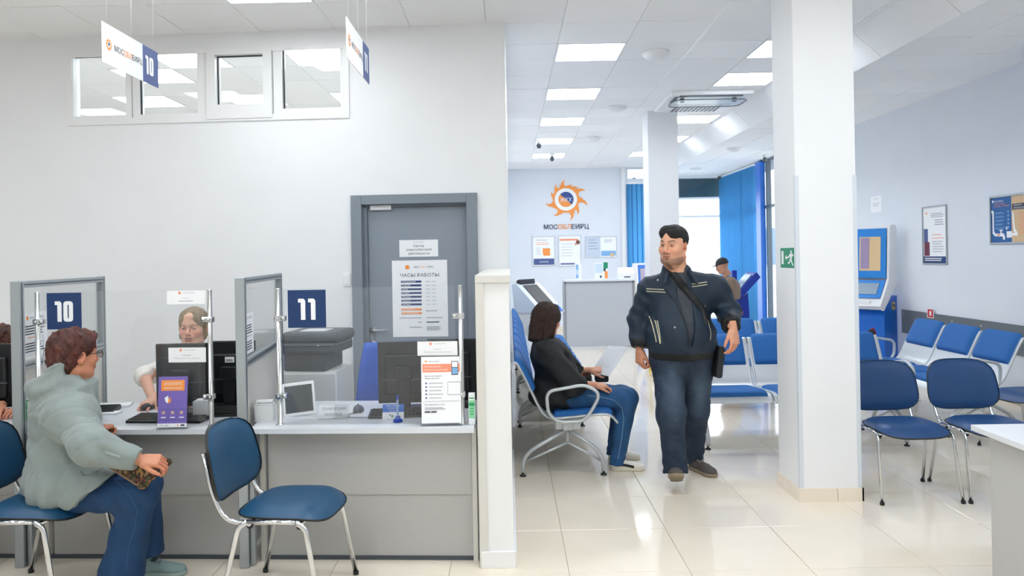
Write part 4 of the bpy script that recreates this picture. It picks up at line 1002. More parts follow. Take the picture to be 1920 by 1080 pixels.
# payment kiosk by the right wall: side profile extruded, facing the hall
def kiosk(lab, loc, rz, bodyc, trimc, sc=1, fc=blueplastic):
    t = thing('payment_kiosk', lab, 'kiosk', loc, rz); w = .25
    t.scale = (sc,)*3
    # local: front towards -y
    b = mb(bodyc); b.prism([(.02, 0), (.36, 0), (.36, .98), (.12, .88), (.02, .72)], -w+.02, w-.02, 'x'); b.build('lower_body', parent=t)
    hp = [(-.12, .86), (-.02, .80), (.30, 1.12), (.34, 1.20), (.34, 1.86), (.31, 1.90), (.18, 1.90), (.16, 1.87), (.12, 1.20)]
    b = mb(trimc); b.prism(hp, -w, -w+.03, 'x').prism(hp, w-.03, w, 'x'); b.build('side_panel', parent=t)
    b = mb(trimc); b.prism([(.20, 1.17), (.335, 1.2), (.335, 1.86), (.30, 1.895), (.185, 1.895), (.165, 1.86)], -w+.03, w-.03, 'x').prism([(-.11, .86), (-.02, .81), (.30, 1.13), (.17, 1.18)], -w+.03, w-.03, 'x'); b.build('head', parent=t)
    def plane(p0, p1, m_, x0, x1, s0, s1, nm, off=.006):
        d = Vector((p1[0]-p0[0], p1[1]-p0[1])); n_ = Vector((-d.y, d.x)).normalized()
        a = Vector(p0)+d*s0; c_ = Vector(p0)+d*s1
        b = mb(m_); b.prism([tuple(a), tuple(c_), tuple(c_+n_*off), tuple(a+n_*off)], x0, x1, 'x'); return b.build(nm, parent=t)
    plane((.125, 1.2), (.163, 1.87), fc, -w+.04, w-.04, .02, .98, 'screen_frame', .012)
    plane((.118, 1.2), (.156, 1.87), mat('kiosk_screen', 'b09a78', .2, emit=.35), -w+.11, w-.11, .16, .82, 'display', .008)
    o = plane((.110, 1.2), (.148, 1.87), mat('kiosk_list', '8a7d9c', .3, emit=.2), -w+.13, w-.26, .2, .8, 'menu_panel', .008)
    plane((-.11, .865), (.12, 1.185), fc, -w+.04, w-.04, .3, .98, 'keypad_frame', .010)
    plane((-.117, .87), (.113, 1.19), mat('kiosk_keypad', '8fa3b5', .25), -w+.1, w-.1, .42, .85, 'keypad', .01)
    b = mb(white); b.box(-.1, -.1, .87, .1, -.04, .93, .01); b.build('bill_slot', parent=t)
    b = mb(mat('brass', 'b8a36a', .4)); b.box(w-.02, .22, .80, w-.012, .30, .90).m(ink).box(w-.012, .235, .84, w-.01, .285, .87); b.build('lock_plate', parent=t)
    return t
kiosk('tall white and blue payment kiosk against the right wall', (4.62, 10.05, 0), R(-52), blueplastic, white, 1, mat('kiosk_blue', '1b86dc', .4))
# far hall: desk terminal at the left, kiosks by the windows
t = thing('reception_counter', 'light grey panelled reception counter below the sun emblem', 'counter', (.93, 13.2, 0))
mb(mat('reception_grey', 'b9bec6', .5)).box(.02, 0, .02, 1.16, .03, 1.10).build('front_panel', parent=t)
b = mb(mat('edge_grey', '8b9097', .4)); b.box(0, -.01, 0, .025, .5, 1.12).box(1.155, -.01, 0, 1.18, .5, 1.12).box(0, -.01, 1.10, 1.18, .02, 1.125); b.build('edge_frame', parent=t)
mb(countert).box(-.01, -.02, 1.125, 1.22, .5, 1.15).build('worktop', parent=t)
mb(beige).box(1.19, .02, .02, 1.22, .5, 1.12).build('side_panel', parent=t)
def standing(lab, px0, py0, px1, py1, Y, items, base=paper, t_=.004):
    a, c_ = at(px0, py1, Y), at(px1, py0, Y)
    return sheet('display_card', c_.x-a.x, c_.z-1.15, items, lab, 'card', loc=(a.x, Y, 1.151), base=base, t=t_, group='small displays on the reception counter')
standing('pale blue standing card at the left of the reception counter', 1079, 493, 1090, 524, 13.3, [('r', sky_p, .1, .1, .5, .9), ('r', paper, .2, .3, .4, .6, 0, .0012)])
standing('pale leaflet card in the middle of the reception counter', 1115, 493, 1131, 523, 13.3, [('r', mat('pale_blue', 'cfe2f2', .6), .05, .4, .95, .95), ('r', ink, .6, .1, .8, .25)])
standing('green and orange calendar card on the reception counter', 1131, 490, 1140, 508, 13.45, [('r', green, .05, .6, .95, .95), ('r', orange, .3, .05, .9, .45), ('r', ink, .05, .45, .5, .6)], t_=.02)
t = thing('small_printer', 'low white printer at the right end of the reception counter', 'printer', (at(1173, 515, 13.4).x, 13.4, 1.15))
b = mb(white); b.prism([(-.14, 0), (.14, 0), (.14, .16), (.02, .2), (-.14, .1)], -.13, .13, 'x'); b.build('body', parent=t); mb(dgrey).box(-.05, -.143, .03, .06, -.139, .05).build('slot', parent=t)
# wide gaming-like sloped info desk beside the wall: two slanted screens
def slantdesk(lab, x, y, z):
    t = thing('info_terminal', lab, 'terminal', (x, y, 0), R(52))
    b = mb(white); b.box(-.26, 0, 0, .26, .36, .76, .01); b.build('cabinet', parent=t)
    b = mb(mat('pale_steel', 'cdd8e4', .3)); b.prism([(-.16, .76), (.34, .76), (.38, 1.16), (.30, 1.18)], -.28, .28, 'x'); b.build('sloped_head', parent=t)
    b = mb(black); d = Vector((.46, .42)).normalized(); b.prism([(-.02, .882), (.27, 1.148), (.26, 1.156), (-.03, .89)], -.17, .17, 'x'); b.build('screen', parent=t)
    b = mb(black); b.prism([(.28, 1.15), (.33, 1.14), (.34, 1.22), (.29, 1.24)], -.22, .16, 'x'); b.build('top_bar', parent=t)
    b = mb(blueplastic); b.prism([(-.155, .765), (-.06, .85), (-.07, .86), (-.165, .775)], -.24, .24, 'x'); b.build('blue_strip', parent=t)
    return t
slantdesk('slanted silver information terminal behind the benches at the hall wall', .50, 11.25, 0)
t = thing('info_kiosk', 'dark blue slanted kiosk used by the man in the cap near the windows', 'kiosk', (3.84, 13.0, 0), R(0))
kn = mat('kiosk_navy', '0c2f9c', .4)
mb(kn).prism([(-.10, 0), (.14, 0), (.10, .9), (-.04, .78)], -.2, .2, 'y').build('pedestal', parent=t)
mb(kn).prism([(-.16, .80), (-.10, .74), (.30, 1.16), (.24, 1.24), (.2, 1.22)], -.24, .24, 'y').build('sloped_head', parent=t)
mb(mat('kiosk_keypad', '8fa3b5', .25)).prism([(-.14, .835), (.17, 1.195), (.162, 1.203), (-.148, .843)], -.18, .18, 'y').build('screen', parent=t)
mb(kn).box(-.02, .26, .7, .06, .34, 1.27, .01).build('camera_post', parent=t)
t = kiosk('blue kiosk behind the reception counter by the blue blind', (2.62, 14.6, 0), R(30), blueplastic, white, .74)
# sun emblem and word on the back wall
YW_ = YB-.001
c_ = at(1061, 374, YB); sc_ = YB/FPX
emb = thing('wall_emblem', 'round orange sun emblem with a blue half disc and letters on the back wall', 'emblem', (c_.x, YB-.002, c_.z))
rays = []
tips = [(97, 39), (72, 33), (55, 31), (37, 43), (10, 41), (-12, 43), (-48, 31), (-75, 41), (-103, 21), (-125, 40), (-148, 22), (-163, 42), (165, 30), (140, 30), (118, 34)]
tips = [(98, 37), (70, 30), (50, 32), (30, 40), (8, 26), (-10, 42), (-45, 36), (-72, 40), (-95, 24), (-122, 38), (-145, 27), (-163, 39), (-178, 24), (158, 31), (128, 34)]
n = len(tips)
b = mb(orange)
base = 23.8
ring_o = [(base*1.03*math.cos(2*PI*k/48), base*1.03*math.sin(2*PI*k/48)) for k in range(48)]
b.prism([(p[0]*sc_, p[1]*sc_) for p in ring_o], -.012, 0, 'y')
for k, (a, r_) in enumerate(tips):
    rr = base*1.0; P2 = lambda rad, an: (rad*math.cos(R(an))*sc_, rad*math.sin(R(an))*sc_)
    pts = [P2(rr, a+17), P2(rr+(r_-rr)*.45, a+9), P2(rr+(r_-rr)*.7, a+5), P2(r_*1.02, a-7), P2(rr+(r_-rr)*.55, a-1), P2(rr+(r_-rr)*.25, a-3), P2(rr, a-10)]
    b.prism(pts, -.011-.0002*(k % 3), 0, 'y')
    pts = [P2(rr, a+22), P2(rr+(r_-rr)*.42, a+13), P2(rr+(r_-rr)*.2, a+10), P2(rr, a+6)]
    b.prism(pts, -.0105-.0002*(k % 3), 0, 'y')
b.build('sun_rays', parent=emb)
def disc(m_, r_, y, a0=0, a1=360, n=40, nm='disc'):
    b = mb(m_); pts = [(r_*sc_*math.cos(R(a0+(a1-a0)*k/n)), r_*sc_*math.sin(R(a0+(a1-a0)*k/n))) for k in range(n+(0 if a1-a0 == 360 else 1))]
    b.prism(pts, -y, -y+.002, 'y'); return b.build(nm, parent=emb)
disc(paper, 21, .014, nm='white_ring'); disc(orange, 14.2, .016, nm='orange_disc'); disc(mat('emblem_navy', '2b4b8d', .5), 14.3, .018, -42, 138, nm='blue_half_disc')
b = mb(paper); add_text(b, 'ЖКХ', 0, -4.5*sc_, 11*sc_, -.0205, 'c', .03, 22*sc_); b.build('lettering', parent=emb)
a = at(1020, 432, YB); w = at(1104, 432, YB).x-a.x
t = thing('wall_word', 'large three coloured company word in raised letters under the sun emblem', 'lettering', (a.x, YB-.002, a.z))
for m_, tx, x0, x1 in ((mat('word_navy', '27395c', .5), 'МОС', 0, .30), (orange, 'ОБЛ', .315, .605), (mat('word_navy'), 'ЕИРЦ', .62, 1)):
    b = mb(m_); add_text(b, tx, x0*w, .02, 12.5*sc_, -.012, 'l', .02, (x1-x0)*w); o = b.build('letters', parent=t); sd = o.modifiers.new('s', 'SOLIDIFY'); sd.thickness = .01
# framed posters on the back wall
def bwp(px0, py0, px1, py1, items, lab, fm=.018, base=paper):
    a, c_ = at(px0, py1, YB), at(px1, py0, YB)
    return sheet('framed_poster', c_.x-a.x, c_.z-a.z, items, lab, 'poster', loc=(a.x, YB-.006, a.z), frame=fm, base=base, t=.004, group='framed posters below the sun emblem', fmat=mat('frame_pale', 'c9ced3', .4))
bwp(1000, 444, 1039, 498, [('r', slate, .02, .02, .98, .24), ('t', paper, .5, .1, .07, 'ЗВОНИТЕ', 'c', .02), ('r', orange, .5, .34, .8, .6), ('p', orange, [(.5, .34), (.45, .4), (.45, .62), (.5, .6)])]+lines(inkl, .15, .7, .88, 1, .05, .02)+lines(salmon, .15, .85, .78, 2, .05, .02)+lines(inkl, .15, .38, .6, 4, .07, .015), 'left framed poster with an orange square and blue foot')
bwp(1049, 442, 1088, 498, [('r', salmon, .02, .84, .9, .9), ('r', slate, .05, .03, .72, .08), ('o', mat('photo_brown', '7a4a3a', .6), .88, .78, .1), ('o', mat('photo_pink', 'd99a92', .6), .78, .72, .06)]+lines(inkl, .1, .7, .72, 5, .1, .012), 'middle framed poster with a salmon heading and a small round photo')
bwp(1099, 444, 1155, 482, [('r', mat('pale_blue2', 'c8d3e2', .6), .0, .0, .48, 1), ('r', sky_p, .5, .04, .98, .3), ('o', beigep, .86, .1, .07, 0, .0012)]+lines(slate, .08, .4, .85, 4, .15, .02)+lines(inkl, .6, .9, .85, 3, .06, .02), 'right wide framed poster with a pale blue half')
# exit sign on pillar
Me = Matrix.Translation((1.8105, 5.165, 1.475)) @ Matrix.Rotation(-PI/2, 4, 'Z')
it = [('r', paper, .08, .18, .24, .85), ('p', paper, [(.36, .52), (.46, .66), (.46, .56), (.6, .56), (.6, .48), (.46, .48), (.46, .38)]),
      ('o', paper, .80, .80, .045), ('p', paper, [(.70, .70), (.84, .74), (.88, .62), (.82, .42), (.92, .2), (.97, .14), (.90, .1), (.76, .36), (.66, .22), (.56, .2), (.56, .28), (.64, .3), (.74, .5), (.72, .6), (.64, .5), (.60, .56)]), ('p', paper, [(.86, .66), (.95, .56), (.98, .6), (.9, .72)])]
sheet('exit_sign', .245, .13, it, 'green running man exit sign with an arrow on the near pillar', 'sign', M=Me, base=green, t=.002)
# white desk at the lower right
t = thing('white_desk', 'white desk corner standing at the lower right', 'desk', (2.165, 3.655, 0), R(-1))
mb(countert).box(0, -1.4, .722, 1.5, 0, .75, .003).build('desktop', parent=t); mb(counterm).box(.06, -1.36, 0, .08, -.05, .722).build('side_panel', parent=t); mb(counterm).box(.08, -.09, .1, 1.45, -.07, .722).build('back_panel', parent=t); mb(counterm).box(1.43, -1.36, 0, 1.45, -.05, .722).build('side_panel', parent=t)
# small black and red bag at the far end of the wall bench
t = thing('folded_umbrella', 'black folded umbrella with a red strap on the far armrest of the wall bench', 'umbrella', (3.78, 8.2, .66), R(30))
mb(blackm).lathe([(0, -.02), (.03, -.015), (.045, .03), (.035, .09), (.015, .11), (0, .11)], 16, Matrix.Rotation(R(60), 4, 'Y')).build('canopy', parent=t)
b = mb(mat('strap_red', 'b01c26', .6)); b.tube(roundpath([(.07, 0, .1), (.14, 0, .05), (.13, 0, -.1), (.05, 0, -.16), (.08, 0, -.02)], .04, 5, True), .008, 8); b.build('strap', parent=t)
# ================================================================ PEOPLE : distance field sculpting
class SDF:
    def __init__(s, lo, hi, h):
        s.lo = np.array(lo, float); s.h = h
        s.n = np.ceil((np.array(hi)-s.lo)/h).astype(int)+1
        s.f = np.full(tuple(s.n), .06, np.float32)
    def _reg(s, lo, hi):
        a = np.maximum(np.floor((np.array(lo)-s.lo)/s.h).astype(int), 0); b_ = np.minimum(np.ceil((np.array(hi)-s.lo)/s.h).astype(int)+1, s.n)
        if (b_ <= a).any(): return None
        ax = [(s.lo[i]+np.arange(a[i], b_[i])*s.h).astype(np.float32) for i in range(3)]
        P = np.stack(np.meshgrid(*ax, indexing='ij'), -1)
        return (slice(a[0], b_[0]), slice(a[1], b_[1]), slice(a[2], b_[2])), P
    def _comb(s, sl, d, k, op):
        f = s.f[sl]
        if op == 'u':
            if k > 0: h = np.maximum(k-np.abs(f-d), 0)/k; s.f[sl] = np.minimum(f, d)-h*h*k/4
            else: s.f[sl] = np.minimum(f, d)
        elif op == 's':
            d = -d
            if k > 0: h = np.maximum(k-np.abs(f-d), 0)/k; s.f[sl] = np.maximum(f, d)+h*h*k/4
            else: s.f[sl] = np.maximum(f, d)
    def cap(s, a, b_, ra, rb=None, k=.0, op='u'):
        rb = ra if rb is None else rb; a = np.array(a, float); b_ = np.array(b_, float); m = max(ra, rb)+k+.02
        r_ = s._reg(np.minimum(a, b_)-m, np.maximum(a, b_)+m)
        if r_ is None: return s
        sl, P = r_; ba = b_-a; t = np.clip(((P-a) @ ba)/max(ba @ ba, 1e-9), 0, 1)
        d = np.linalg.norm(P-a-t[..., None]*ba, axis=-1)-(ra+(rb-ra)*t); s._comb(sl, d, k, op); return s
    def ell(s, c, r, k=.0, op='u', M=None):
        c = np.array(c, float); r = np.array(r, float); m = max(r)+k+.02
        q = s._reg(c-m, c+m)
        if q is None: return s
        sl, P = q; p = P-c
        if M is not None: p = p @ np.array(M)     # columns = local axes in world
        k0 = np.linalg.norm(p/r, axis=-1); k1 = np.linalg.norm(p/(r*r), axis=-1)+1e-9
        s._comb(sl, k0*(k0-1)/k1, k, op); return s
    def box(s, c, r, rd=.01, k=.0, op='u', M=None):
        c = np.array(c, float); r = np.array(r, float); m = np.linalg.norm(r)+k+.02
        q = s._reg(c-m, c+m)
        if q is None: return s
        sl, P = q; p = P-c
        if M is not None: p = p @ np.array(M)
        qd = np.abs(p)-(r-rd); d = np.linalg.norm(np.maximum(qd, 0), axis=-1)+np.minimum(qd.max(-1), 0)-rd
        s._comb(sl, d, k, op); return s
    def cut(s, p, n, rad=9, k=.004):
        """keep the side opposite to n, within radius"""
        p = np.array(p, float); n = np.array(n, float)/np.linalg.norm(n)
        r_ = s._reg(p-rad, p+rad)
        if r_ is None: return s
        sl, P = r_; d = (P-p) @ n; f = s.f[sl]
        inside = np.linalg.norm(P-p, axis=-1) < rad
        h = np.maximum(k-np.abs(f-d), 0)/k if k else 0
        g = np.maximum(f, d)+h*h*k/4
        s.f[sl] = np.where(inside, g, f); return s
    def disp(s, fn):
        _, P = s._reg(s.lo, s.lo+s.n*s.h); band = np.abs(s.f) < .05
        s.f[band] += fn(P[band]).astype(np.float32); return s
    def mesh(s):
        f = s.f; ins = f < 0; n = s.n
        c8 = [ins[i:n[0]-1+i, j:n[1]-1+j, k:n[2]-1+k] for i in (0, 1) for j in (0, 1) for k in (0, 1)]
        cnt = sum(c.astype(np.int8) for c in c8); act = (cnt > 0) & (cnt < 8)
        idx = np.full(act.shape, -1, np.int64); I = np.argwhere(act); idx[act] = np.arange(len(I))
        acc = np.zeros((len(I), 3)); w = np.zeros(len(I))
        cs = [(i, j, k) for i in (0, 1) for j in (0, 1) for k in (0, 1)]
        vals = {c: f[I[:, 0]+c[0], I[:, 1]+c[1], I[:, 2]+c[2]].astype(float) for c in cs}
        for c in cs:
            for ax in range(3):
                if c[ax]: continue
                d = list(c); d[ax] = 1; d = tuple(d); a, b_ = vals[c], vals[d]; m = (a < 0) != (b_ < 0)
                t = np.where(m, a/np.where(m, a-b_, 1), 0)
                pt = np.tile(np.array(c, float), (len(I), 1)); pt[:, ax] += t
                acc[m] += pt[m]; w[m] += 1
        V = s.lo+(I+acc/w[:, None])*s.h
        F = []
        for ax in range(3):
            o1, o2 = [(1, 2), (2, 0), (0, 1)][ax]
            sl0 = [slice(None)]*3; sl1 = [slice(None)]*3; sl0[ax] = slice(0, -1); sl1[ax] = slice(1, None)
            ch = ins[tuple(sl0)] != ins[tuple(sl1)]
            E = np.argwhere(ch); ok = (E[:, o1] > 0) & (E[:, o2] > 0) & (E[:, o1] < n[o1]-1) & (E[:, o2] < n[o2]-1); E = E[ok]
            q = []
            for d1, d2 in ((-1, -1), (0, -1), (0, 0), (-1, 0)):
                e = E.copy(); e[:, o1] += d1; e[:, o2] += d2; q.append(idx[e[:, 0], e[:, 1], e[:, 2]])
            q = np.stack(q, 1); up = ins[tuple(sl0)][tuple(E.T)]
            q[~up] = q[~up][:, ::-1]; F.append(q)
        F = np.concatenate(F); F = F[(F >= 0).all(1)]
        return V, F
def nz(P, sc, seed=0, n=5):
    """cheap smooth pseudo noise from crossed sine waves, about -1..1"""
    r = np.random.RandomState(seed); out = np.zeros(P.shape[:-1])
    for i in range(n):
        d = r.normal(size=3); d /= np.linalg.norm(d); e = r.normal(size=3); e /= np.linalg.norm(e)
        out += np.sin(P @ d*sc*(1+.35*i)+r.uniform(0, 6.3)+1.6*np.sin(P @ e*sc*.7+r.uniform(0, 6.3)))
    return out/n*1.3
def mk(name, VF, mats, parent=None, T=None, colfn=None, smooth=1, cols=None):
    V, F = VF
    if smooth:
        for _ in range(smooth):        # light relaxing of the net
            e = np.concatenate([F[:, [0, 1]], F[:, [1, 2]], F[:, [2, 3]], F[:, [3, 0]]]); S = np.zeros_like(V); c = np.zeros(len(V))
            for d in range(3): S[:, d] = np.bincount(e[:, 0], V[e[:, 1], d], len(V))+np.bincount(e[:, 1], V[e[:, 0], d], len(V))
            c = np.bincount(e[:, 0], minlength=len(V))+np.bincount(e[:, 1], minlength=len(V)); V = V*.5+S/np.maximum(c, 1)[:, None]*.5
    C = colfn(V) if colfn is not None else cols
    if T is not None: V = V @ np.array(T.to_3x3()).T+np.array(T.translation)
    me = bpy.data.meshes.new(name); me.vertices.add(len(V)); me.vertices.foreach_set('co', V.astype(np.float32).ravel())
    me.loops.add(F.size); me.polygons.add(len(F)); me.loops.foreach_set('vertex_index', F.astype(np.int32).ravel())
    me.polygons.foreach_set('loop_start', np.arange(0, F.size, 4, dtype=np.int32)); me.polygons.foreach_set('loop_total', np.full(len(F), 4, dtype=np.int32))
    me.update(calc_edges=True); me.shade_smooth()
    for m_ in (mats if isinstance(mats, (list, tuple)) else [mats]): me.materials.append(m_)
    if C is not None:
        a = me.color_attributes.new('Col', 'FLOAT_COLOR', 'POINT'); C4 = np.ones((len(V), 4), np.float32); C4[:, :3] = C; a.data.foreach_set('color', C4.ravel())
    return link(name, me, parent)
def joinVF(parts):
    """parts: list of (V,F,C) already in the same space"""
    o = 0; VV, FF, CC = [], [], []
    for V, F, C in parts: VV.append(V); FF.append(F+o); CC.append(C); o += len(V)
    return np.concatenate(VV), np.concatenate(FF), np.concatenate(CC)
def xf(T, V): return V @ np.array(T.to_3x3()).T+np.array(T.translation)
def ss_(e0, e1, x): t = np.clip((x-e0)/(e1-e0), 0, 1); return t*t*(3-2*t)
def relax(V, F, n):
    for _ in range(n):
        e = np.concatenate([F[:, [0, 1]], F[:, [1, 2]], F[:, [2, 3]], F[:, [3, 0]]]); S = np.zeros_like(V)
        for d in range(3): S[:, d] = np.bincount(e[:, 0], V[e[:, 1], d], len(V))+np.bincount(e[:, 1], V[e[:, 0], d], len(V))
        c = np.bincount(e[:, 0], minlength=len(V))+np.bincount(e[:, 1], minlength=len(V)); V = V*.55+S/np.maximum(c, 1)[:, None]*.45
    return V
skinm = mat('skin', 'd9a58a', .5, attr='Col', sss=.12, bump=.04, bscale=300, var=.03, vscale=60)
eyew = mat('eye_white', 'e8e4e0', .2); iris = mat('iris', '3a2a1e', .15)
# ---------------------------------------------------------------- head
def head(T, skin, lip, brow, h=.0023, beard=None, male=True, fat=0, lidopen=1., gaze=(0, 0), mouth=0.):
    """returns V,F,C in world space; local x = left/right, y = forward, z = up; origin between the ears at eye level"""
    s = SDF((-.098, -.118, -.17), (.098, .13, .13), h)
    s.ell((0, -.014, .032), (.075+fat*.3, .093, .084)); s.ell((0, .022, -.028), (.063+fat, .066, .086), .03)
    s.ell((0, .036, -.078), (.045+fat*1.2, .042, .034), .028); s.cap((-.012, .070, -.100), (.012, .070, -.100), .015+fat*.3, k=.022)
    for x in (-1, 1):
        s.ell((x*(.041+fat*.6), .056, -.030), (.021, .022, .020), .026)
        s.cap((x*(.055+fat), -.005, -.075), (x*(.035+fat), .05, -.098), .016+fat*.4, .012, k=.03)
    s.cap((-.036, .074, .020), (.036, .074, .020), .012 if male else .009, k=.016); s.cap((0, .076, .022), (0, .062, .06), .02, .03, k=.03)
    for x in (-1, 1):
        s.ell((x*.031, .090, .001), (.0165, .013, .0105), .014, 's')
        s.ell((x*.0315, .0745, -.001), (.0150, .0120, .0125), .004)          # lid mound
        o_ = .0042*lidopen
        s.ell((x*.0315, .0870, -.0012), (.0122, .0060, o_), .002, 's')       # opening
    s.cap((0, .084, .010), (0, .106, -.030), .0065, .0100, k=.012); s.ell((0, .106, -.034), (.0095, .0085, .0080), .006)
    for x in (-1, 1): s.ell((x*.0125, .0965, -.0375), (.0075, .0095, .0068), .006)
    for x in (-1, 1): s.ell((x*.0065, .1035, -.0435), (.0032, .005, .0028), .002, 's')
    s.ell((0, .078, -.060), (.026, .018, .018), .02)
    s.ell((0, .0925, -.0605), (.0215, .0085, .0048), .005); s.ell((0, .0915, -.0705), (.0185, .0085, .0058), .005)
    s.cap((-.023, .0925, -.0655+mouth*-.001), (.023, .0925, -.0655), .0016, k=.002, op='s'); s.cap((-.012, .101, -.0655), (.012, .101, -.0655), .0028+mouth*.002, k=.003, op='s')
    s.ell((0, .088, -.083), (.016, .008, .005), .008, 's')
    for x in (-1, 1):
        M = np.array(Euler((R(-12), 0, x*R(-24))).to_matrix())
        s.ell((x*.079, -.012, -.012), (.0065, .019, .031), .006, M=M); s.ell((x*.0855, -.009, -.006), (.0045, .011, .019), .004, 's', M=M); s.ell((x*.076, -.002, -.038), (.006, .008, .009), .006)
    s.cap((0, -.022, -.07), (0, -.040, -.168), .053+fat, .058+fat, k=.03)
    if fat: s.cap((-.02, .03, -.115), (.02, .03, -.115), .022, k=.03)
    V, F = s.mesh(); V = relax(V, F, 1)
    x, y, z = V[:, 0], V[:, 1], V[:, 2]; ax = np.abs(x); skin = np.array(srgb(skin)); C = np.tile(skin, (len(V), 1))
    def blend(mask, col, a=1.): nonlocal C; m = (mask*a)[:, None]; C = C*(1-m)+np.array(srgb(col))*m
    ck = np.exp(-(((ax-.042)/.02)**2+((z+.035)/.02)**2))*(y > .03); C = C*(1+ck[:, None]*np.array([.05, -.14, -.12]))
    ns = np.exp(-((ax/.014)**2+((z+.036)/.014)**2))*(y > .09); C = C*(1+ns[:, None]*np.array([.03, -.15, -.12]))
    er = np.exp(-(((ax-.082)/.01)**2)); C = C*(1+er[:, None]*np.array([.02, -.12, -.10]))
    es = np.exp(-(((ax-.031)/.02)**2+((z-.0)/.012)**2))*(y > .05); C = C*(1-es[:, None]*np.array([.14, .2, .2]))
    zl = -.0655; lipm = ss_(1.1, .8, np.sqrt((x/.0235)**2+((z-zl)/.0112)**2))*(y > .075); blend(lipm, lip, .8)
    blend(ss_(.0022, .0008, np.abs(z-zl))*ss_(.024, .020, ax)*(y > .075), '4a2420', .85)
    bz = .0225+.006*np.sin((ax-.012)/.04*PI*.8); bm_ = ss_(.0065 if male else .0042, .002, np.abs(z-bz))*ss_(.011, .016, ax)*ss_(.054, .044, ax)*(y > .05); blend(bm_, brow, .85 if male else .6)
    u = (ax-.0315)/.0135; lid = .0054*np.sqrt(np.clip(1-u*u, 0, 1))*lidopen; lm = ss_(.0022, .0007, np.abs(z-(-.0012+lid)))*(np.abs(u) < 1)*(y > .06); blend(lm, '2a1c18', .8)
    lm = ss_(.0016, .0005, np.abs(z-(-.0012-lid)))*(np.abs(u) < .95)*(y > .06); blend(lm, '5a3c34', .5)
    if beard:
        d = nz(V, 500, 3)*.1
        mou = ss_(.0065, .0025, np.abs(z+.0515-ax*.0))*ss_(.03, .024, ax)*(y > .08)
        sid = ss_(.007, .001, np.abs(ax-.027))*ss_(-.085, -.07, z)*ss_(-.048, -.056, z)*(y > .06)
        chin = ss_(.034, .008, ax)*ss_(-.078, -.094, z)*(y > .03)
        jaw = ss_(-.080, -.098, z-ax*.30)*ss_(-.005, .025, y)*ss_(-.128, -.115, z)
        stub = ss_(-.035, -.06, z-ax*.2)*ss_(.0, .03, y)*ss_(-.14, -.12, z)*.12
        soul = ss_(.008, .003, ax)*ss_(-.074, -.078, z)*(y > .08)*ss_(-.1, -.09, z)
        m = np.clip(np.maximum.reduce([mou*.8, sid*.3, chin*.7, jaw*.62, soul*.8, stub])+d*stub*2, 0, .92)*(1-lipm); blend(m, beard, 1)
    return xf(T, V), F, C
def eyes(T, parent, col='3a2a1e', gaze=(0, 0)):
    for sx in (-1, 1):
        c = Vector((sx*.0315, .0735, -.0012)); b = mb(eyew)
        b.lathe([(0, -.0112)]+[(.0112*math.cos(R(a)), .0112*math.sin(R(a))) for a in range(-75, 76, 15)]+[(0, .0112)], 16)
        d = Vector((gaze[0], 1, gaze[1])).normalized(); q = Vector((0, 0, 1)).rotation_difference(d).to_matrix().to_4x4()
        im = mat('iris_'+col, col, .12)
        b.m(im).lathe([(0, .0118), (.003, .0117), (.0055, .0102), (.0056, .0095)], 16); b.m(blackm).lathe([(0, .0121), (.002, .0120), (.0024, .0113)], 12)
        b.bm.transform(T @ Matrix.Translation(c) @ q)
        b.build('eye', parent=parent)
# ---------------------------------------------------------------- hand
def hand(T, skin, side=1, curl=(.5, .5, .5, .5), thumb=.4, spread=.06, sc=1., h=.0024):
    """wrist at origin, fingers towards +y, back of the hand +z, thumb on side*x; returns V,F,C"""
    s = SDF((-.075*sc, -.05*sc, -.10*sc), (.075*sc, .20*sc, .05*sc), h)
    S = lambda v: tuple(c*sc for c in v)
    s.cap(S((0, -.05, 0)), S((0, .012, 0)), .026*sc, .024*sc); s.box(S((0, .052, -.002)), S((.038, .042, .0125)), .0115*sc, .016*sc)
    for i, x in enumerate((.03, .010, -.010, -.029)):
        s.cap(S((x*side*.7, .02, .0)), S((x*side, .090-abs(i-1)*.004, .0)), .011*sc, .0098*sc, k=.01*sc)
    L_ = [(.040, .025, .021), (.045, .028, .022), (.041, .026, .021), (.032, .020, .018)]
    for i, x in enumerate((.030, .010, -.010, -.029)):
        p = Vector((x*side, .090-abs(i-1)*.004, 0)); a = 0; sp = (1.2-i)*spread*side
        for j, l in enumerate(L_[i]):
            a += curl[i]*(.75, 1.05, .7)[j]
            d = Vector((math.sin(sp)*math.cos(a), math.cos(sp)*math.cos(a), -math.sin(a))); q = p+d*l
            r0 = (.0092, .0084, .0076)[j]*(1, 1.03, .98, .86)[i]; r1 = (.0084, .0077, .0064)[j]*(1, 1.03, .98, .86)[i]
            s.cap(S(p), S(q), r0*sc, r1*sc, k=.003*sc); p = q
    p = Vector((.022*side, .018, -.006)); a0 = R(48-25*thumb)
    for j, (l, r0, r1) in enumerate(((.040, .0150, .0115), (.032, .0108, .0098), (.026, .0098, .0076))):
        aa = a0-j*thumb*.45; d = Vector((math.sin(aa)*side, math.cos(aa), -.35*thumb-.25*thumb*j)).normalized(); q = p+d*l
        s.cap(S(p), S(q), r0*sc, r1*sc, k=(.012 if j == 0 else .003)*sc); p = q
    V, F = s.mesh(); V = relax(V, F, 1); C = np.tile(np.array(srgb(skin)), (len(V), 1))
    kn = ss_(.06, .12, V[:, 1]/sc); C = C*(1+kn[:, None]*np.array([.03, -.1, -.08]))
    return xf(T, V), F, C
def frame(o, fwd, up):
    f = Vector(fwd).normalized(); u = Vector(up); u = (u-f*u.dot(f)).normalized(); r_ = f.cross(u)
    return Matrix(((r_.x, f.x, u.x, o[0]), (r_.y, f.y, u.y, o[1]), (r_.z, f.z, u.z, o[2]), (0, 0, 0, 1)))
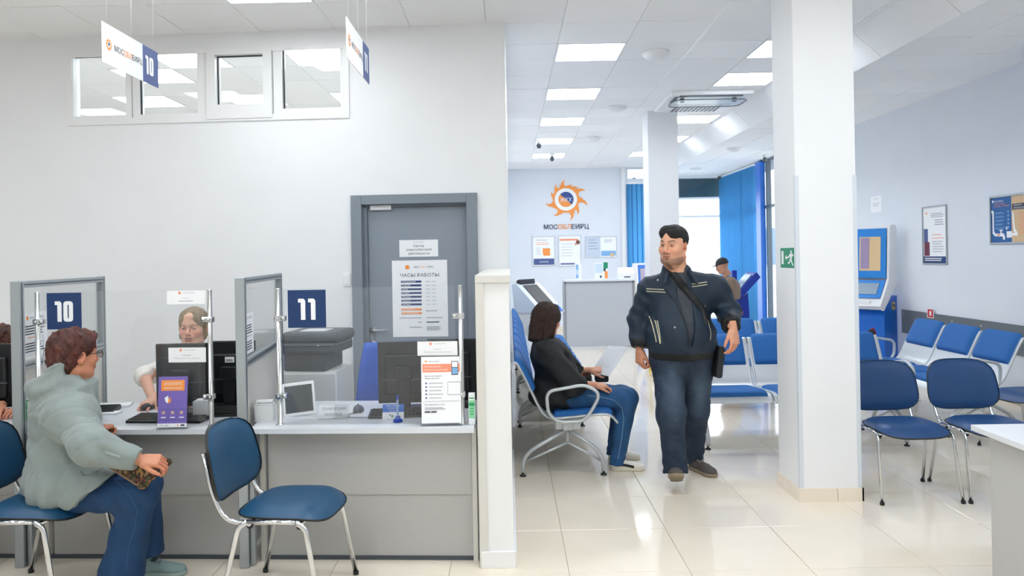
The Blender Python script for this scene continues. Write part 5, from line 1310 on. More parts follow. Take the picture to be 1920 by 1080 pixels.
def hframe(o, yaw, pitch=0, roll=0, sc=1.):
    """head frame: yaw 0 faces -Y (towards the camera), positive turns to +X"""
    return Matrix.Translation(o) @ Matrix.Rotation(PI+yaw, 4, 'Z') @ Matrix.Rotation(pitch, 4, 'X') @ Matrix.Rotation(roll, 4, 'Y') @ Matrix.Scale(sc, 4)
# ---------------------------------------------------------------- shoe
def shoe(parent, T, upper, sole, lace=None, sc=1., toe=0.):
    s = SDF((-.06, -.06, -.01), (.06, .25, .13), .004)
    s.ell((0, .0, .055), (.036, .042, .05)); s.cap((0, .02, .05), (0, .12, .036), .037, .034, k=.03); s.ell((0, .165, .030), (.044, .062, .030), .03); s.cap((0, -.005, .06), (0, .01, .10), .035, .038, k=.02)
    s.cut((0, 0, .098), (0, -.25, 1), 9); s.cut((0, .1, .004), (0, 0, -1), 9)
    s.cap((0, .0, .12), (0, .03, .08), .026, .024, k=.006, op='s')
    V, F = s.mesh(); o = mk('shoe', (V, F), upper, parent, T @ Matrix.Scale(sc, 4))
    s = SDF((-.06, -.06, -.01), (.06, .25, .05), .004)
    s.cap((0, .0, .012), (0, .06, .012), .040, .036); s.cap((0, .06, .012), (.0, .165, .012), .037, .047, k=.02); s.ell((0, .18, .012), (.043, .052, .03), .02)
    s.cut((0, .1, .024), (0, .0, 1), 9); s.cut((0, .1, 0), (0, 0, -1), 9)
    mk('sole', s.mesh(), sole, o, T @ Matrix.Scale(sc, 4))
    if lace:
        b = mb(lace)
        for k in range(5):
            y = .065+k*.018; z = .085-k*.0085; b.tube([(-.024, y-.004, z-.010), (-.01, y, z+.001), (.01, y+.003, z+.001), (.024, y+.008, z-.010)], .0028, 6)
        b.tube([(0, .062, .088), (.02, .05, .092), (.028, .068, .080), (0, .062, .088), (-.022, .05, .092), (-.028, .072, .078), (0, .062, .088)], .0022, 6)
        b.bm.transform(T @ Matrix.Scale(sc, 4)); b.build('laces', parent=o)
    return o
# ---------------------------------------------------------------- ribbons laid on a surface (straps, piping, seams)
def bvh_of(objs):
    V, F = [], []; o = 0
    for ob in objs:
        me = ob.data; n = len(me.vertices); a = np.empty(n*3, np.float32); me.vertices.foreach_get('co', a); V.append(a.reshape(-1, 3))
        q = np.empty(len(me.loops), np.int32); me.loops.foreach_get('vertex_index', q); F.append(q.reshape(-1, 4)+o); o += n
    V = np.concatenate(V); F = np.concatenate(F)
    return BVHTree.FromPolygons(V.tolist(), F.tolist())
def ribbon(bv, pts, width, d, m_, name, parent, lift=.002, th=.0025, n=24, start=None):
    """pts: 3d points roughly in front of the surface, cast along direction d"""
    P = [Vector(p) for p in pts]; Q = []
    for i in range(n+1):
        t = i/n*(len(P)-1); k = min(int(t), len(P)-2); Q.append(P[k].lerp(P[k+1], t-k))
    d = Vector(d).normalized(); rows = []
    for i, q in enumerate(Q):
        tg = (Q[min(i+1, n)]-Q[max(i-1, 0)]).normalized(); sd = tg.cross(d).normalized(); row = []
        for sgn in (-.5, 0, .5):
            p = q+sd*width*sgn; hit = bv.ray_cast(p-d*.8, d, 3.0)
            row.append((hit[0]-d*lift) if hit[0] is not None else None)
        rows.append(row)
    b = mb(m_); prev = None
    for row in rows:
        if any(p is None for p in row): prev = None; continue
        top = [b.bm.verts.new(p) for p in row]; bot = [b.bm.verts.new(p+d*(lift+th)) for p in row]
        if prev:
            pt, pb_ = prev
            if (top[1].co-pt[1].co).length < .12:
                for a, c_ in ((0, 1), (1, 2)): f = b.bm.faces.new((pt[a], pt[c_], top[c_], top[a])); f.smooth = True
                b.bm.faces.new((pt[0], top[0], bot[0], pb_[0])); b.bm.faces.new((pt[2], top[2], bot[2], pb_[2]))
        prev = (top, bot)
    return b.build(name, parent=parent)
def hairmat(name, c, c2=None):
    m = mat(name, c, .55, spec=.3, var=.35, vscale=25, bump=.6, bscale=60, stretch=(5, 5, .7)); return m
def denim(name, c, var=.12): return mat(name, c, .8, var=var, vscale=9, bump=.12, bscale=700, sheen=.1)
def person(label, parts, group=None, name='person'):
    V, F, C = joinVF(parts); o = mk(name, (V, F), skinm, cols=C, smooth=0)
    return tag(o, label, 'person', group)
def innerbody(caps, skin, h=.014):
    A = np.array([c[0] for c in caps]+[c[1] for c in caps]); m = max(max(c[2], c[3]) for c in caps)+.04
    s = SDF(A.min(0)-m, A.max(0)+m, h)
    for a, b_, ra, rb in caps: s.cap(a, b_, ra, rb, k=.03)
    V, F = s.mesh(); return V, F, np.tile(np.array(srgb(skin)), (len(V), 1))
paper_thin = bpy.data.materials.new('paper_thin'); paper_thin.use_nodes = True
_n = paper_thin.node_tree.nodes; _l = paper_thin.node_tree.links; _p = _n['Principled BSDF']; _p.inputs['Base Color'].default_value = (.9, .92, .95, 1); _p.inputs['Roughness'].default_value = .8
_t = _n.new('ShaderNodeBsdfTranslucent'); _t.inputs[0].default_value = (.95, .96, .98, 1); _mx = _n.new('ShaderNodeMixShader'); _mx.inputs[0].default_value = .5
_l.new(_p.outputs[0], _mx.inputs[1]); _l.new(_t.outputs[0], _mx.inputs[2]); _l.new(_mx.outputs[0], _n['Material Output'].inputs[0])
# ================================================================ PERSON : walking man
def walking_man():
    J = lambda px, py, Y: np.array(at(px, py, Y))
    Yc = 5.36
    hd = at(1263, 459, 5.25); fm = hframe(hd, -R(41), R(-3), R(-3), 1.10)
    neckb = J(1276, 512, 5.37); neckb = np.array([hd.x+.030, 5.30, hd.z-.190]); pel = J(1278, 668, 5.38); chest = J(1278, 560, 5.36); belly = J(1276, 625, 5.31)
    shR, shL = J(1219, 545, 5.40), J(1343, 541, 5.34)
    elR, wrR = J(1199, 597, 5.47), J(1199, 651, 5.42)
    elL, wrL = J(1366, 585, 5.34), J(1371, 611, 5.12)
    hipR, hipL = J(1254, 672, 5.38), J(1306, 672, 5.40)
    knR, knL = J(1258, 775, 5.27), J(1305, 768, 5.46)
    anR, anL = J(1266, 872, 5.24), J(1301, 858, 5.66)
    # skin: head, hands, body beneath the clothes
    hv = head(fm, 'd9a283', 'a8675a', '2a211d', beard='4a3a32', fat=.008, h=.0021)
    hr = frame(wrR+np.array([0, 0, -.012]), (-.02, -.10, -1), (-1, -.45, 0)); hl = frame(wrL+np.array([.01, -.01, -.02]), (.04, -.22, -1), (.75, -1, -.15))
    hand_r = hand(hr, 'c98e70', -1, (.95, 1.0, 1.05, 1.1), .8, .02, 1.08); hand_l = hand(hl, 'd39a7c', 1, (.55, .65, .75, .9), .6, .05, 1.08)
    inner = innerbody([(pel, chest+[0, .04, 0], .12, .09), (chest, neckb+[0, .03, -.08], .09, .05), (shR, shL, .05, .05), (shR, elR, .045, .035), (elR, wrR, .035, .027), (shL, elL, .045, .035), (elL, wrL, .035, .027),
                       (hipR, knR, .07, .05), (knR, anR, .05, .035), (hipL, knL, .07, .05), (knL, anL, .05, .035), (pel, hipR, .1, .07), (pel, hipL, .1, .07)], 'd39a7c')
    me = person('heavy man with dark hair and goatee walking in an open navy jacket and jeans', [hv, hand_r, hand_l, inner])
    eyes(fm, me, '2c2018', (-.28 if True else 0, -.03))
    # hair
    s = SDF((-.10, -.13, -.12), (.10, .12, .15), .003)
    s.ell((0, -.014, .038), (.082, .100, .087)); s.cap((-.03, .045, .098), (.03, .05, .098), .020, k=.03); s.cap((-.036, .060, .074), (.036, .060, .074), .029, k=.02)
    s.ell((0, .118, -.022), (.088, .064, .073), .008, 's'); s.box((0, .098, -.03), (.090, .078, .070), .02, .012, 's')
    s.ell((0, .03, -.10), (.12, .075, .075), .02, 's'); s.box((0, 0, -.12), (.2, .2, .05), .01, .01, 's')
    for x in (-1, 1): s.ell((x*.085, -.01, -.015), (.02, .026, .034), .006, 's')
    s.disp(lambda P: .0022*nz(P*np.array([1, .6, .6]), 200, 4)+.0012*nz(P, 600, 7))
    mk('hair', s.mesh(), hairmat('hair_black', '221f20'), me, fm)
    # trousers
    s = SDF((pel[0]-.42, 5.0, .02), (pel[0]+.42, 5.9, 1.12), .0065)
    s.ell(pel+[0, -.0, -.01], (.215, .150, .14)); s.cap(pel+[-.05, 0, .05], pel+[.05, 0, .05], .155, k=.05)
    s.cap(hipR+[.0, 0, -.03], knR, .118, .093, .07); s.cap(hipL+[-.0, 0, -.03], knL, .118, .090, .03)
    s.cap(knR, anR, .092, .080, .05); s.cap(knL, anL+[0, .0, .02], .088, .074, .05); s.cap(anR, anR+[.0, 0, -.045], .080, .083, .02)
    s.cut(pel+[0, 0, .12], (0, 0, 1), 1); s.cut(anR+[0, 0, -.055], (0, -.25, -1), .2); s.cut(anL+[0, 0, -.045], (0, 0, -1), .2)
    kz = knR[2]
    def folds(P):
        z = P[:, 2]; f = .0020*np.sin(z*45+P[:, 0]*22+3*nz(P, 7, 12))*np.exp(-((z-kz-.02)/.18)**2)+.004*(1-np.abs(nz(P*np.array([1, 1, 1.2]), 13, 13)))**7+.002*(1-np.abs(nz(P*np.array([.8, 1, 1.3]), 26, 17)))**7
        f += .0045*np.sin((z*40-np.abs(P[:, 0]-pel[0])*60)+nz(P, 9, 2))*np.exp(-((z-pel[2]+.13)/.10)**2)+.0028*np.sin(z*80+P[:, 0]*40+nz(P, 12, 5)*2.5)*ss_(.34, .14, z)
        return f+.0025*nz(P, 30, 8)
    s.disp(folds)
    dn = mat('denim_dark', '24384f', .8, attr='Col', bump=.15, bscale=700)
    def dcol(V):
        c = np.tile(np.array(srgb('1a2a3f')), (len(V), 1)); w = np.zeros(len(V))
        for a, b_ in ((hipR, knR), (hipL, knL)):
            mid = (a*.45+b_*.55)+np.array([0, -.09, 0]); w = np.maximum(w, np.exp(-(((V-mid)*np.array([14, 8, 5.]))**2).sum(1)))
        w = np.clip(w*.50+.06*nz(V, 22, 3)+.05*nz(V*np.array([1, 1, 1.6]), 60, 6), -.3, 1); c = c*(1-w[:, None])+np.array(srgb('566b80'))*w[:, None]; return np.clip(c, .002, 1)
    tr = mk('jeans', s.mesh(), dn, me, colfn=dcol)
    bt = bvh_of([tr]); F_ = (0, 1, 0); st = mat('stitch', '3d4650', .8); dn2 = mat('denim_seam', '1b2a3c', .8)
    X = lambda px, py: at(px, py, 5.0)
    ribbon(bt, [X(1288, 662), X(1288, 700), X(1283, 720)], .007, F_, st, 'fly_seam', tr); ribbon(bt, [X(1232, 668), X(1244, 677), X(1256, 672), X(1262, 660)], .006, F_, mat('denim_light', '5f7488', .8), 'pocket_seam', tr)
    ribbon(bt, [X(1316, 662), X(1322, 676), X(1334, 678)], .006, F_, mat('denim_light', '5f7488', .8), 'pocket_seam', tr)
    # T-shirt under the open jacket
    s = SDF(chest-[.35, .3, .35], chest+[.35, .3, .3], .007)
    s.ell(belly, (.195, .175, .22)); s.ell(chest+[0, 0, .0], (.19, .135, .17), .08); s.cap(shR+[.06, .0, -.0], shL-[.06, 0, 0], .07, k=.08)
    s.cap(neckb+[0, 0, -.04], neckb+[0, -.0, .032], .082, .074, .03); s.ell(neckb+[-.01, -.05, .072], (.062, .085, .055), .004, 's')
    s.disp(lambda P: .003*np.sin(P[:, 2]*60+P[:, 0]*40+2*nz(P, 10, 1)))
    ts = mk('t_shirt', s.mesh(), mat('tshirt_grey', '3c4049', .85, var=.1, vscale=10), me)
    # jacket
    s = SDF((pel[0]-.48, 4.92, .80), (pel[0]+.50, 5.78, 1.62), .0058)
    s.ell(belly+[0, .01, 0], (.235, .215, .21)); s.ell(chest+[0, .015, .0], (.225, .165, .18), .09); s.cap(shR+[.05, 0, -.0], shL+[-.05, 0, -.0], .085, k=.06); s.cap(neckb+[-.03, 0, -.035], shR+[.01, 0, .005], .058, .075, .05); s.cap(neckb+[.03, 0, -.035], shL+[-.01, 0, .005], .058, .075, .05)
    s.cap(pel+[-.07, .0, .10], pel+[.07, -.0, .10], .172, k=.06); s.cap(pel+[-.07, 0, .04], pel+[.07, 0, .04], .155, k=.03)
    for sh, el, wr, k_ in ((shR, elR, wrR, 1), (shL, elL, wrL, 1)):
        s.cap(sh, el, .090, .080, .045); s.cap(el, wr*.86+el*.14, .080, .068, .04); s.cap(wr*.8+el*.2, wr+[0, 0, .002], .060, .050, .012)
    # collar ring
    for a in range(-130, 131, 10):
        p = neckb+np.array([.086*math.sin(R(a)), .075*math.cos(R(a))+.01, .012+.02*math.cos(R(a))]); s.cap(p-[0, 0, .03], p+[0, 0, .026], .020, .010, .012)
    for sx in (-1, 1): s.cap(neckb+[sx*.075, -.06, -.0], neckb+[sx*.105, -.125, -.065], .018, .013, .010)
    hem = pel+[0, 0, -.012]; s.cut(hem+[0, 0, 0], (0, 0, -1), .33)
    for el, wr in ((elR, wrR), (elL, wrL)): s.cut(wr+(wr-el)/np.linalg.norm(wr-el)*.006, wr-el, .09)
    # open front: wedge removed from neck to hem
    tp, bm_ = neckb+np.array([-.0, -.17, -.02]), hem+np.array([.02, -.22, .14])
    for i in range(26):
        t = i/25; p = tp*(1-t)+bm_*t; p[0] += .022*math.sin(t*PI)-.01; w_ = .064*(1-t)**.85+.006
        s.ell(p+[0, .02, 0], (w_, .105, .034), .006, 's')
    s.ell(neckb+[0, -.02, .058], (.060, .074, .060), .006, 's')
    def jf(P):
        z = P[:, 2]; x = P[:, 0]-pel[0]; arm = ss_(.20, .25, np.abs(x))
        f = arm*(.0042*np.sin(z*68+x*40+3.2*nz(P, 10, 3))+.0035*nz(P, 34, 9)); f += (1-arm)*(.0055*np.sin(x*34+z*13+1.8*nz(P, 7, 4))*ss_(1.35, 1.0, z)+.003*nz(P, 20, 5))
        f += .004*np.sin((x*.8+z)*60)*ss_(.98, .92, z)+.0022*(1-np.abs(nz(P, 16, 14)))**3*2
        return f*(.15+.85*ss_(hem[2]+.0, hem[2]+.09, z))
    s.disp(jf)
    jm = mat('jacket_navy', '16283a', .58, spec=.4, attr='Col', bump=.08, bscale=500)
    def jcol(V):
        c = np.tile(np.array(srgb('17293a')), (len(V), 1)); blk = np.array(srgb('121417')); m = ss_(hem[2]+.055, hem[2]+.05, V[:, 2])*(np.abs(V[:, 0]-pel[0]) < .24)
        for el, wr in ((elR, wrR), (elL, wrL)):
            d = (wr-el)/np.linalg.norm(wr-el); m = np.maximum(m, ss_(-.055, -.05, (V-wr) @ d)*(np.linalg.norm(V-wr, axis=1) < .11))
        return c*(1-m[:, None])+blk*m[:, None]
    jk = mk('jacket', s.mesh(), jm, me, colfn=jcol)
    for el, wr in ((elR, wrR), (elL, wrL)):
        d = Vector((wr-el)).normalized(); T = Vector((0, 0, 1)).rotation_difference(d).to_matrix().to_4x4(); T.translation = Vector(wr)-d*.020
        mb(mat('cuff_grey', '5a5a5c', .8)).lathe([(.0555, -.006), (.0565, -.005), (.0560, .006), (.055, .007)], 28, T).build('cuff_stripe', parent=jk)
    bj = bvh_of([jk]); cream = mat('piping_cream', 'cfc6a8', .6); Xj = lambda px, py: at(px, py, 4.9)
    def A(px, py, Y=5.1): return at(px, py, Y)
    for dy in (0, 5): ribbon(bj, [A(1222, 544+dy), A(1256, 545+dy)], .0052, F_, cream, 'piping', jk); ribbon(bj, [A(1306, 534+dy), A(1336, 530+dy)], .0052, F_, cream, 'piping', jk)
    for pts in (((1230, 598), (1232, 625), (1236, 645)), ((1236, 604), (1238, 625), (1242, 647)), ((1239, 604), (1241, 628), (1243, 647))): ribbon(bj, [A(*p) for p in pts], .0048, F_, cream, 'piping', jk)
    for pts in (((1333, 575), (1332, 590)), ((1334, 602), (1338, 625), (1337, 640))): ribbon(bj, [A(*p) for p in pts], .0048, F_, cream, 'piping', jk)
    ribbon(bj, [A(1252, 540), A(1275, 570), A(1288, 610), A(1292, 652)], .010, F_, mat('zip_tape', '0c141d', .6), 'placket', jk, lift=.002)
    for px, py in ((1233, 521), (1279, 525), (1303, 521), (1286, 623), (1262, 530)):
        o_ = A(px, py, 4.8); hit = bj.ray_cast(o_, Vector((0, 1, 0)))
        if hit[0]: mb(steel).lathe([(0, 0), (.0075, 0), (.006, .003), (0, .004)], 12, Matrix.Translation(hit[0]) @ Matrix.Rotation(PI/2, 4, 'X')).build('snap_button', parent=jk)
    # cross strap and small bag
    sb = bvh_of([jk, ts]); bag = tag(mb(mat('bag_black', '1d2126', .6)).box(-.022, -.10, -.11, .024, .06, .11, .018, seg=3).box(.018, -.09, .0, .030, .05, .09, .006).build('shoulder_bag', loc=tuple(at(1341, 676, 5.36))), 'dark shoulder bag hanging at the hip of the walking man', 'bag')
    bag.rotation_euler = (0, R(6), R(8))
    ribbon(sb, [A(1252, 496), A(1268, 512), A(1290, 540), A(1315, 568), A(1330, 585), A(1333, 610)], .048, F_, blackm, 'strap', bag, lift=.004, n=36)
    for o_ in (bag.children[0],): o_.matrix_parent_inverse = bag.matrix_basis.inverted() if False else Matrix.Identity(4)
    bpy.context.view_layer.update(); bag.children[0].matrix_world = Matrix.Identity(4)
    # belt
    mb(mat('belt', '1b1714', .5)).lathe([(1, -.5), (1.03, -.5), (1.03, .5), (1, .5)], 40, Matrix.Translation(Vector(pel+[0, 0, .006])) @ Matrix.Diagonal((.196, .155, .035, 1))).build('belt', parent=me)
    up, so, la = mat('shoe_taupe', '544d4c', .8, var=.1, vscale=40), mat('sole_tan', '8a7c66', .7), mat('lace_grey', 'a39c90', .7)
    shoe(me, frame(anR+[.006, -.005, -.108], (-.22, -1, .42), (0, .35, 1)), up, so, la, 1.08)
    shoe(me, frame((anL[0]-.0, 5.66, .0), (.42, -1, .0), (0, 0, 1)), up, so, la, 1.08)
    return me
# ================================================================ PERSON : woman in black on the bench
def bench_woman():
    J = lambda px, py, Y: np.array(at(px, py, Y)); skin = 'cf9478'
    hd = at(1027, 598, 5.78); fm = hframe(hd, R(90+42), R(-14), 0, 1.0)
    neckb = J(1017, 638, 5.755); chest = J(1032, 675, 5.80); belly = J(1055, 725, 5.80); pel = np.array([.32, 5.80, .53])
    shN, shF = J(1026, 657, 5.62), J(1040, 660, 5.98); elN, wrN = J(1076, 722, 5.56), J(1116, 722, 5.62); elF, wrF = J(1090, 708, 6.00), J(1106, 694, 5.86)
    hipN, hipF = np.array([.36, 5.70, .53]), np.array([.36, 5.92, .53]); knN, knF = J(1176, 747, 5.66), J(1168, 742, 5.93)
    anN, anF = J(1156, 872, 5.68), J(1150, 848, 5.96)
    hv = head(fm, skin, 'a8675a', '3a2a22', fat=.004, male=False, h=.003)
    hn = hand(frame(wrN, (1, .15, -.12), (0, -.2, 1)), skin, 1, (.7, .75, .8, .85), .5, .03, .92); hf = hand(frame(wrF, (1, -.25, .05), (.1, -.5, .9)), skin, 1, (.9, 1, 1, 1), .6, .02, .92)
    inner = innerbody([(pel, belly, .11, .12), (belly, chest, .12, .11), (chest, neckb, .08, .05), (shN, elN, .04, .035), (elN, wrN, .037, .025), (shF, elF, .04, .035), (elF, wrF, .037, .025), (hipN, knN, .07, .05), (knN, anN, .05, .033), (hipF, knF, .07, .05), (knF, anF, .05, .033)], skin, .008)
    me = person('woman with dark bobbed hair in a black top sitting on the bench', [hv, hn, hf, inner]); eyes(fm, me)
    s = SDF((-.13, -.17, -.25), (.13, .12, .15), .0035)
    s.ell((0, -.018, .030), (.094, .112, .098)); s.cap((-.05, -.03, -.02), (-.055, -.03, -.115), .052, .047, .05); s.cap((.05, -.03, -.02), (.055, -.03, -.115), .052, .047, .05); s.cap((0, -.06, -.02), (0, -.085, -.17), .066, .055, .05); s.cap((-.04, -.05, -.05), (-.05, -.06, -.17), .05, .04, .04); s.cap((.04, -.05, -.05), (.05, -.06, -.17), .05, .04, .04)
    s.ell((0, .125, -.04), (.070, .075, .125), .012, 's'); s.cut((0, -.05, -.185), (0, -.15, -1), 9, .015)
    s.disp(lambda P: .0085*nz(P*np.array([1, 1, .25]), 120, 4)+.0025*nz(P*np.array([1, 1, .12]), 420, 7)*ss_(-.2, 0, P[:, 2]+.1)+.006*np.abs(nz(P*np.array([1, 1, .3]), 60, 3))*ss_(-.08, -.15, P[:, 2]))
    mk('hair', s.mesh(), hairmat('hair_brown', '33211b'), me, fm)
    # top with elbow sleeves
    s = SDF((-.05, 5.35, .36), (.85, 6.2, 1.25), .0065)
    s.ell(belly+[.0, 0, -.02], (.165, .19, .16)); s.ell(chest, (.14, .175, .17), .10); s.cap(shN+[0, .04, -.01], shF+[0, -.04, -.01], .075, k=.08); s.ell(pel+[0, 0, .0], (.19, .20, .115), .10); s.cap(neckb+[0, 0, -.05], neckb+[.0, 0, .0], .085, .060, .05)
    s.ell(chest+[.10, 0, -.05], (.085, .15, .09), .06)
    m1 = elN*.55+wrN*.45; m2 = elF*.55+wrF*.45
    s.cap(shN, elN, .082, .076, .05); s.cap(elN, m1, .074, .062, .03); s.cap(shF, elF, .082, .072, .05); s.cap(elF, m2, .07, .06, .03)
    s.cut(m1, wrN-elN, .1); s.cut(m2, wrF-elF, .1); s.cut((0, 0, .455), (0, 0, -1), 9)
    s.disp(lambda P: .005*np.sin((P[:, 0]*.8+P[:, 2])*45+2.4*nz(P, 9, 3))+.004*nz(P, 26, 6))
    top = mk('black_top', s.mesh(), mat('top_black', '15171b', .75, var=.15, vscale=10, bump=.1, bscale=300), me)
    s = SDF((.1, 5.4, .04), (1.05, 6.2, .75), .0065)
    s.ell(pel+[.02, 0, -.0], (.15, .19, .10)); s.cap(hipN, knN, .098, .078, .04); s.cap(hipF, knF, .098, .078, .02); s.cap(knN, anN, .078, .052, .03); s.cap(knF, anF, .078, .052, .03)
    s.cut(anN+[0, 0, -.03], (0, 0, -1), .15); s.cut(anF+[0, 0, -.03], (0, 0, -1), .15)
    kn = knN
    s.disp(lambda P: .004*np.sin(P[:, 0]*70+P[:, 2]*40+2*nz(P, 10, 2))*np.exp(-(((P[:, [0, 2]]-np.array([kn[0]-.06, kn[2]-.03]))/.13)**2).sum(1))+.002*nz(P, 30, 4)+.003*np.sin(P[:, 2]*120)*ss_(.2, .1, P[:, 2]))
    dm = mat('denim_blue', '2a5a8c', .8, attr='Col', bump=.15, bscale=700)
    tr = mk('jeans', s.mesh(), dm, me, colfn=lambda V: np.clip(np.tile(np.array(srgb('22507f')), (len(V), 1))*(1+.25*nz(V, 25, 3)[:, None]), .002, 1))
    bt = bvh_of([tr]); ribbon(bt, [at(px, py, 5.59) for px, py in ((1100, 742), (1125, 744), (1150, 750), (1166, 764), (1170, 785), (1166, 825), (1160, 862))], .005, (0, 1, 0), mat('stitch_blue', '6d93b8', .8), 'side_seam', tr, n=40)
    up, so = mat('shoe_white', 'e6e2d8', .55), mat('sole_white', 'd9d2c0', .6)
    a = shoe(me, frame((anN[0]-.005, anN[1], .0), (1, -.08, 0), (0, 0, 1)), up, so, mat('lace_white', 'f0ede6', .6), .92); shoe(me, frame((anF[0]-.005, anF[1], .0), (1, .05, 0), (0, 0, 1)), up, so, mat('lace_white'), .92)
    bs = bvh_of([a]); x0 = anN[0]; ribbon(bs, [(x0-.02, 5.3, .045), (x0+.05, 5.3, .045), (x0+.12, 5.3, .032)], .018, (0, 1, 0), blackm, 'side_stripe', a, th=.002)
    # necklace cord
    bt = bvh_of([top])
    # paper sheet she holds
    s_ = sheet('paper_sheet', .19, .26, lines(mat('ink_faint', 'd5d8de', .7), .12, .85, .85, 9, .07, .006), 'white sheet of paper held by the woman in black', 'paper', base=paper_thin)
    ax_ = Vector((.62, -.75, -.08)).normalized(); az_ = Vector((.55, .42, .70)); az_ = (az_-ax_*az_.dot(ax_)).normalized(); ay_ = az_.cross(ax_); o_ = at(1108, 697, 5.88)
    s_.matrix_local = Matrix(((ax_.x, ay_.x, az_.x, o_.x), (ax_.y, ay_.y, az_.y, o_.y), (ax_.z, ay_.z, az_.z, o_.z), (0, 0, 0, 1)))
    # small black handbag in the lap
    b = mb(blackm); b.box(-.05, -.04, -.03, .05, .04, .02, .012); o = tag(b.build('handbag', loc=tuple(at(1128, 708, 5.86))), 'small black handbag in the lap of the woman on the bench', 'bag')
    mb(steel).box(-.015, -.042, .0, .015, -.039, .008, .002).build('clasp', parent=o)
    return me
# ================================================================ PERSON : woman in the pale coat at counter 10
def coat_woman():
    J = lambda px, py, Y: np.array(at(px, py, Y)); skin = 'c48668'
    hd = at(141, 664, 3.76); fm = hframe(hd, R(90+57), R(-3), 0, 1.0)
    neckb = J(130, 706, 3.735); chest = J(122, 770, 3.78); belly = J(135, 850, 3.78); pel = np.array(at(135, 905, 3.78))
    shN, shF = J(126, 778, 3.61), J(142, 768, 3.95); elN, wrN = J(170, 838, 3.47), J(262, 862, 3.50); elF, wrF = J(160, 835, 3.93), J(180, 806, 3.90)
    hipN, hipF = np.array(at(140, 925, 3.66)), np.array(at(140, 925, 3.90)); knN, knF = J(258, 925, 3.64), J(266, 910, 3.88)
    anN, anF = J(232, 1062, 3.66), J(274, 1030, 3.90)
    hv = head(fm, skin, 'a05a4c', '6a3f2e', fat=.003, male=False, h=.0024)
    hn = hand(frame(wrN, (1, .12, -.10), (-.05, -.5, 1)), skin, 1, (.9, 1.0, 1.0, 1.0), .6, .03, .95); hf = hand(frame(wrF, (.35, .7, .05), (0, .2, 1)), skin, -1, (1.1, 1.1, 1.1, 1.1), .7, .03, .85)
    inner = innerbody([(pel, belly, .11, .12), (belly, chest, .12, .12), (chest, neckb, .08, .05), (shN, elN, .045, .04), (elN, wrN, .04, .028), (shF, elF, .045, .04), (elF, wrF, .04, .028), (hipN, knN, .07, .055), (knN, anN, .055, .035), (hipF, knF, .07, .055), (knF, anF, .055, .035)], skin)
    me = person('woman with short red curly hair and glasses in a pale grey-green coat', [hv, hn, hf, inner]); eyes(fm, me)
    s = SDF((-.12, -.15, -.13), (.12, .12, .17), .003)
    s.ell((0, -.020, .044), (.092, .106, .088)); s.cap((-.035, .050, .080), (.035, .050, .080), .030, k=.03); s.ell((0, -.065, -.03), (.078, .060, .078), .04)
    s.ell((0, .130, -.045), (.080, .072, .105), .012, 's'); s.box((0, .085, -.055), (.12, .055, .05), .02, .02, 's')
    for x in (-1, 1): s.ell((x*.092, .0, -.02), (.03, .03, .036), .01, 's')
    s.cut((0, -.05, -.105), (0, -.1, -1), 9, .02)
    s.disp(lambda P: .0075*nz(P, 62, 11)+.0045*nz(P*np.array([1, 1, .6]), 150, 12)+.0028*nz(P*np.array([1, 1, .5]), 380, 13))
    mk('hair', s.mesh(), mat('hair_red', '4c2219', .6, var=.6, vscale=14, bump=.7, bscale=90, stretch=(1.6, 1.6, .8)), me, fm)
    # glasses
    gm = mat('glasses_frame', '241c22', .3)
    g = None
    b = mb(gm)
    for sx in (-1, 1):
        c_ = Vector((sx*.032, .108, .0)); b.tube([c_+Vector((.025*math.cos(a)*1.05, -.004*abs(math.cos(a)), .017*math.sin(a)-.002)) for a in [k*2*PI/20 for k in range(20)]], .0017, 6, True)
        b.tube([(sx*.058, .103, .006), (sx*.074, .07, .005), (sx*.083, -.01, .002), (sx*.083, -.025, -.015)], .0019, 6)
    b.tube([(-.008, .108, .004), (0, .112, .006), (.008, .108, .004)], .0018, 6); b.bm.transform(fm); g = b.build('glasses', parent=me)
    b = mb(glassw)
    for sx in (-1, 1): b.prism([(sx*.032+.024*math.cos(k*PI/8), .015*math.sin(k*PI/8)-.002) for k in range(16)], .1075, .1085, 'y', M=fm)
    b.build('lens', parent=g)
    b = mb(mat('gold', 'd8b260', .25, metal=1)); b.tube([Vector((.081, -.006, -.045))+Vector((.0, .006*math.cos(a), .007*math.sin(a))) for a in [k*2*PI/12 for k in range(12)]], .0012, 5, True).tube([Vector((-.081, -.006, -.045))+Vector((.0, .006*math.cos(a), .007*math.sin(a))) for a in [k*2*PI/12 for k in range(12)]], .0012, 5, True); b.bm.transform(fm); b.build('earring', parent=me)
    # coat
    s = SDF(pel+[-.34, -.42, -.14], pel+[.58, .38, .70], .0054)
    hq = J(104, 724, 3.78)
    s.ell(belly+[-.02, 0, -.0], (.165, .195, .18)); s.ell(chest+[-.015, 0, .0], (.140, .165, .17), .08); s.cap(shN+[-.01, .06, -.01], shF+[-.01, -.06, -.01], .084, k=.10); s.ell(pel+[.0, 0, .01], (.205, .215, .13), .09)
    s.cap(pel+[.02, -.115, .01], hipN*.45+knN*.55+[0, -.01, .01], .135, .125, .05); s.cap(pel+[.02, .115, .01], hipF*.5+knF*.5+[0, .01, .01], .130, .12, .05)
    s.cap(shN+[0, .035, -.02], elN, .084, .078, .10); s.cap(neckb+[0, -.04, -.07], shN+[0, .02, 0], .062, .082, .09); s.cap(neckb+[0, .04, -.07], shF+[0, -.02, 0], .062, .082, .09); s.cap(shF+[0, -.03, -.02], elF, .078, .070, .08); s.cap(elF, wrF, .068, .045, .04)
    # hood lying on the back, stand collar
    hc = neckb+np.array([-.075, 0, -.02])
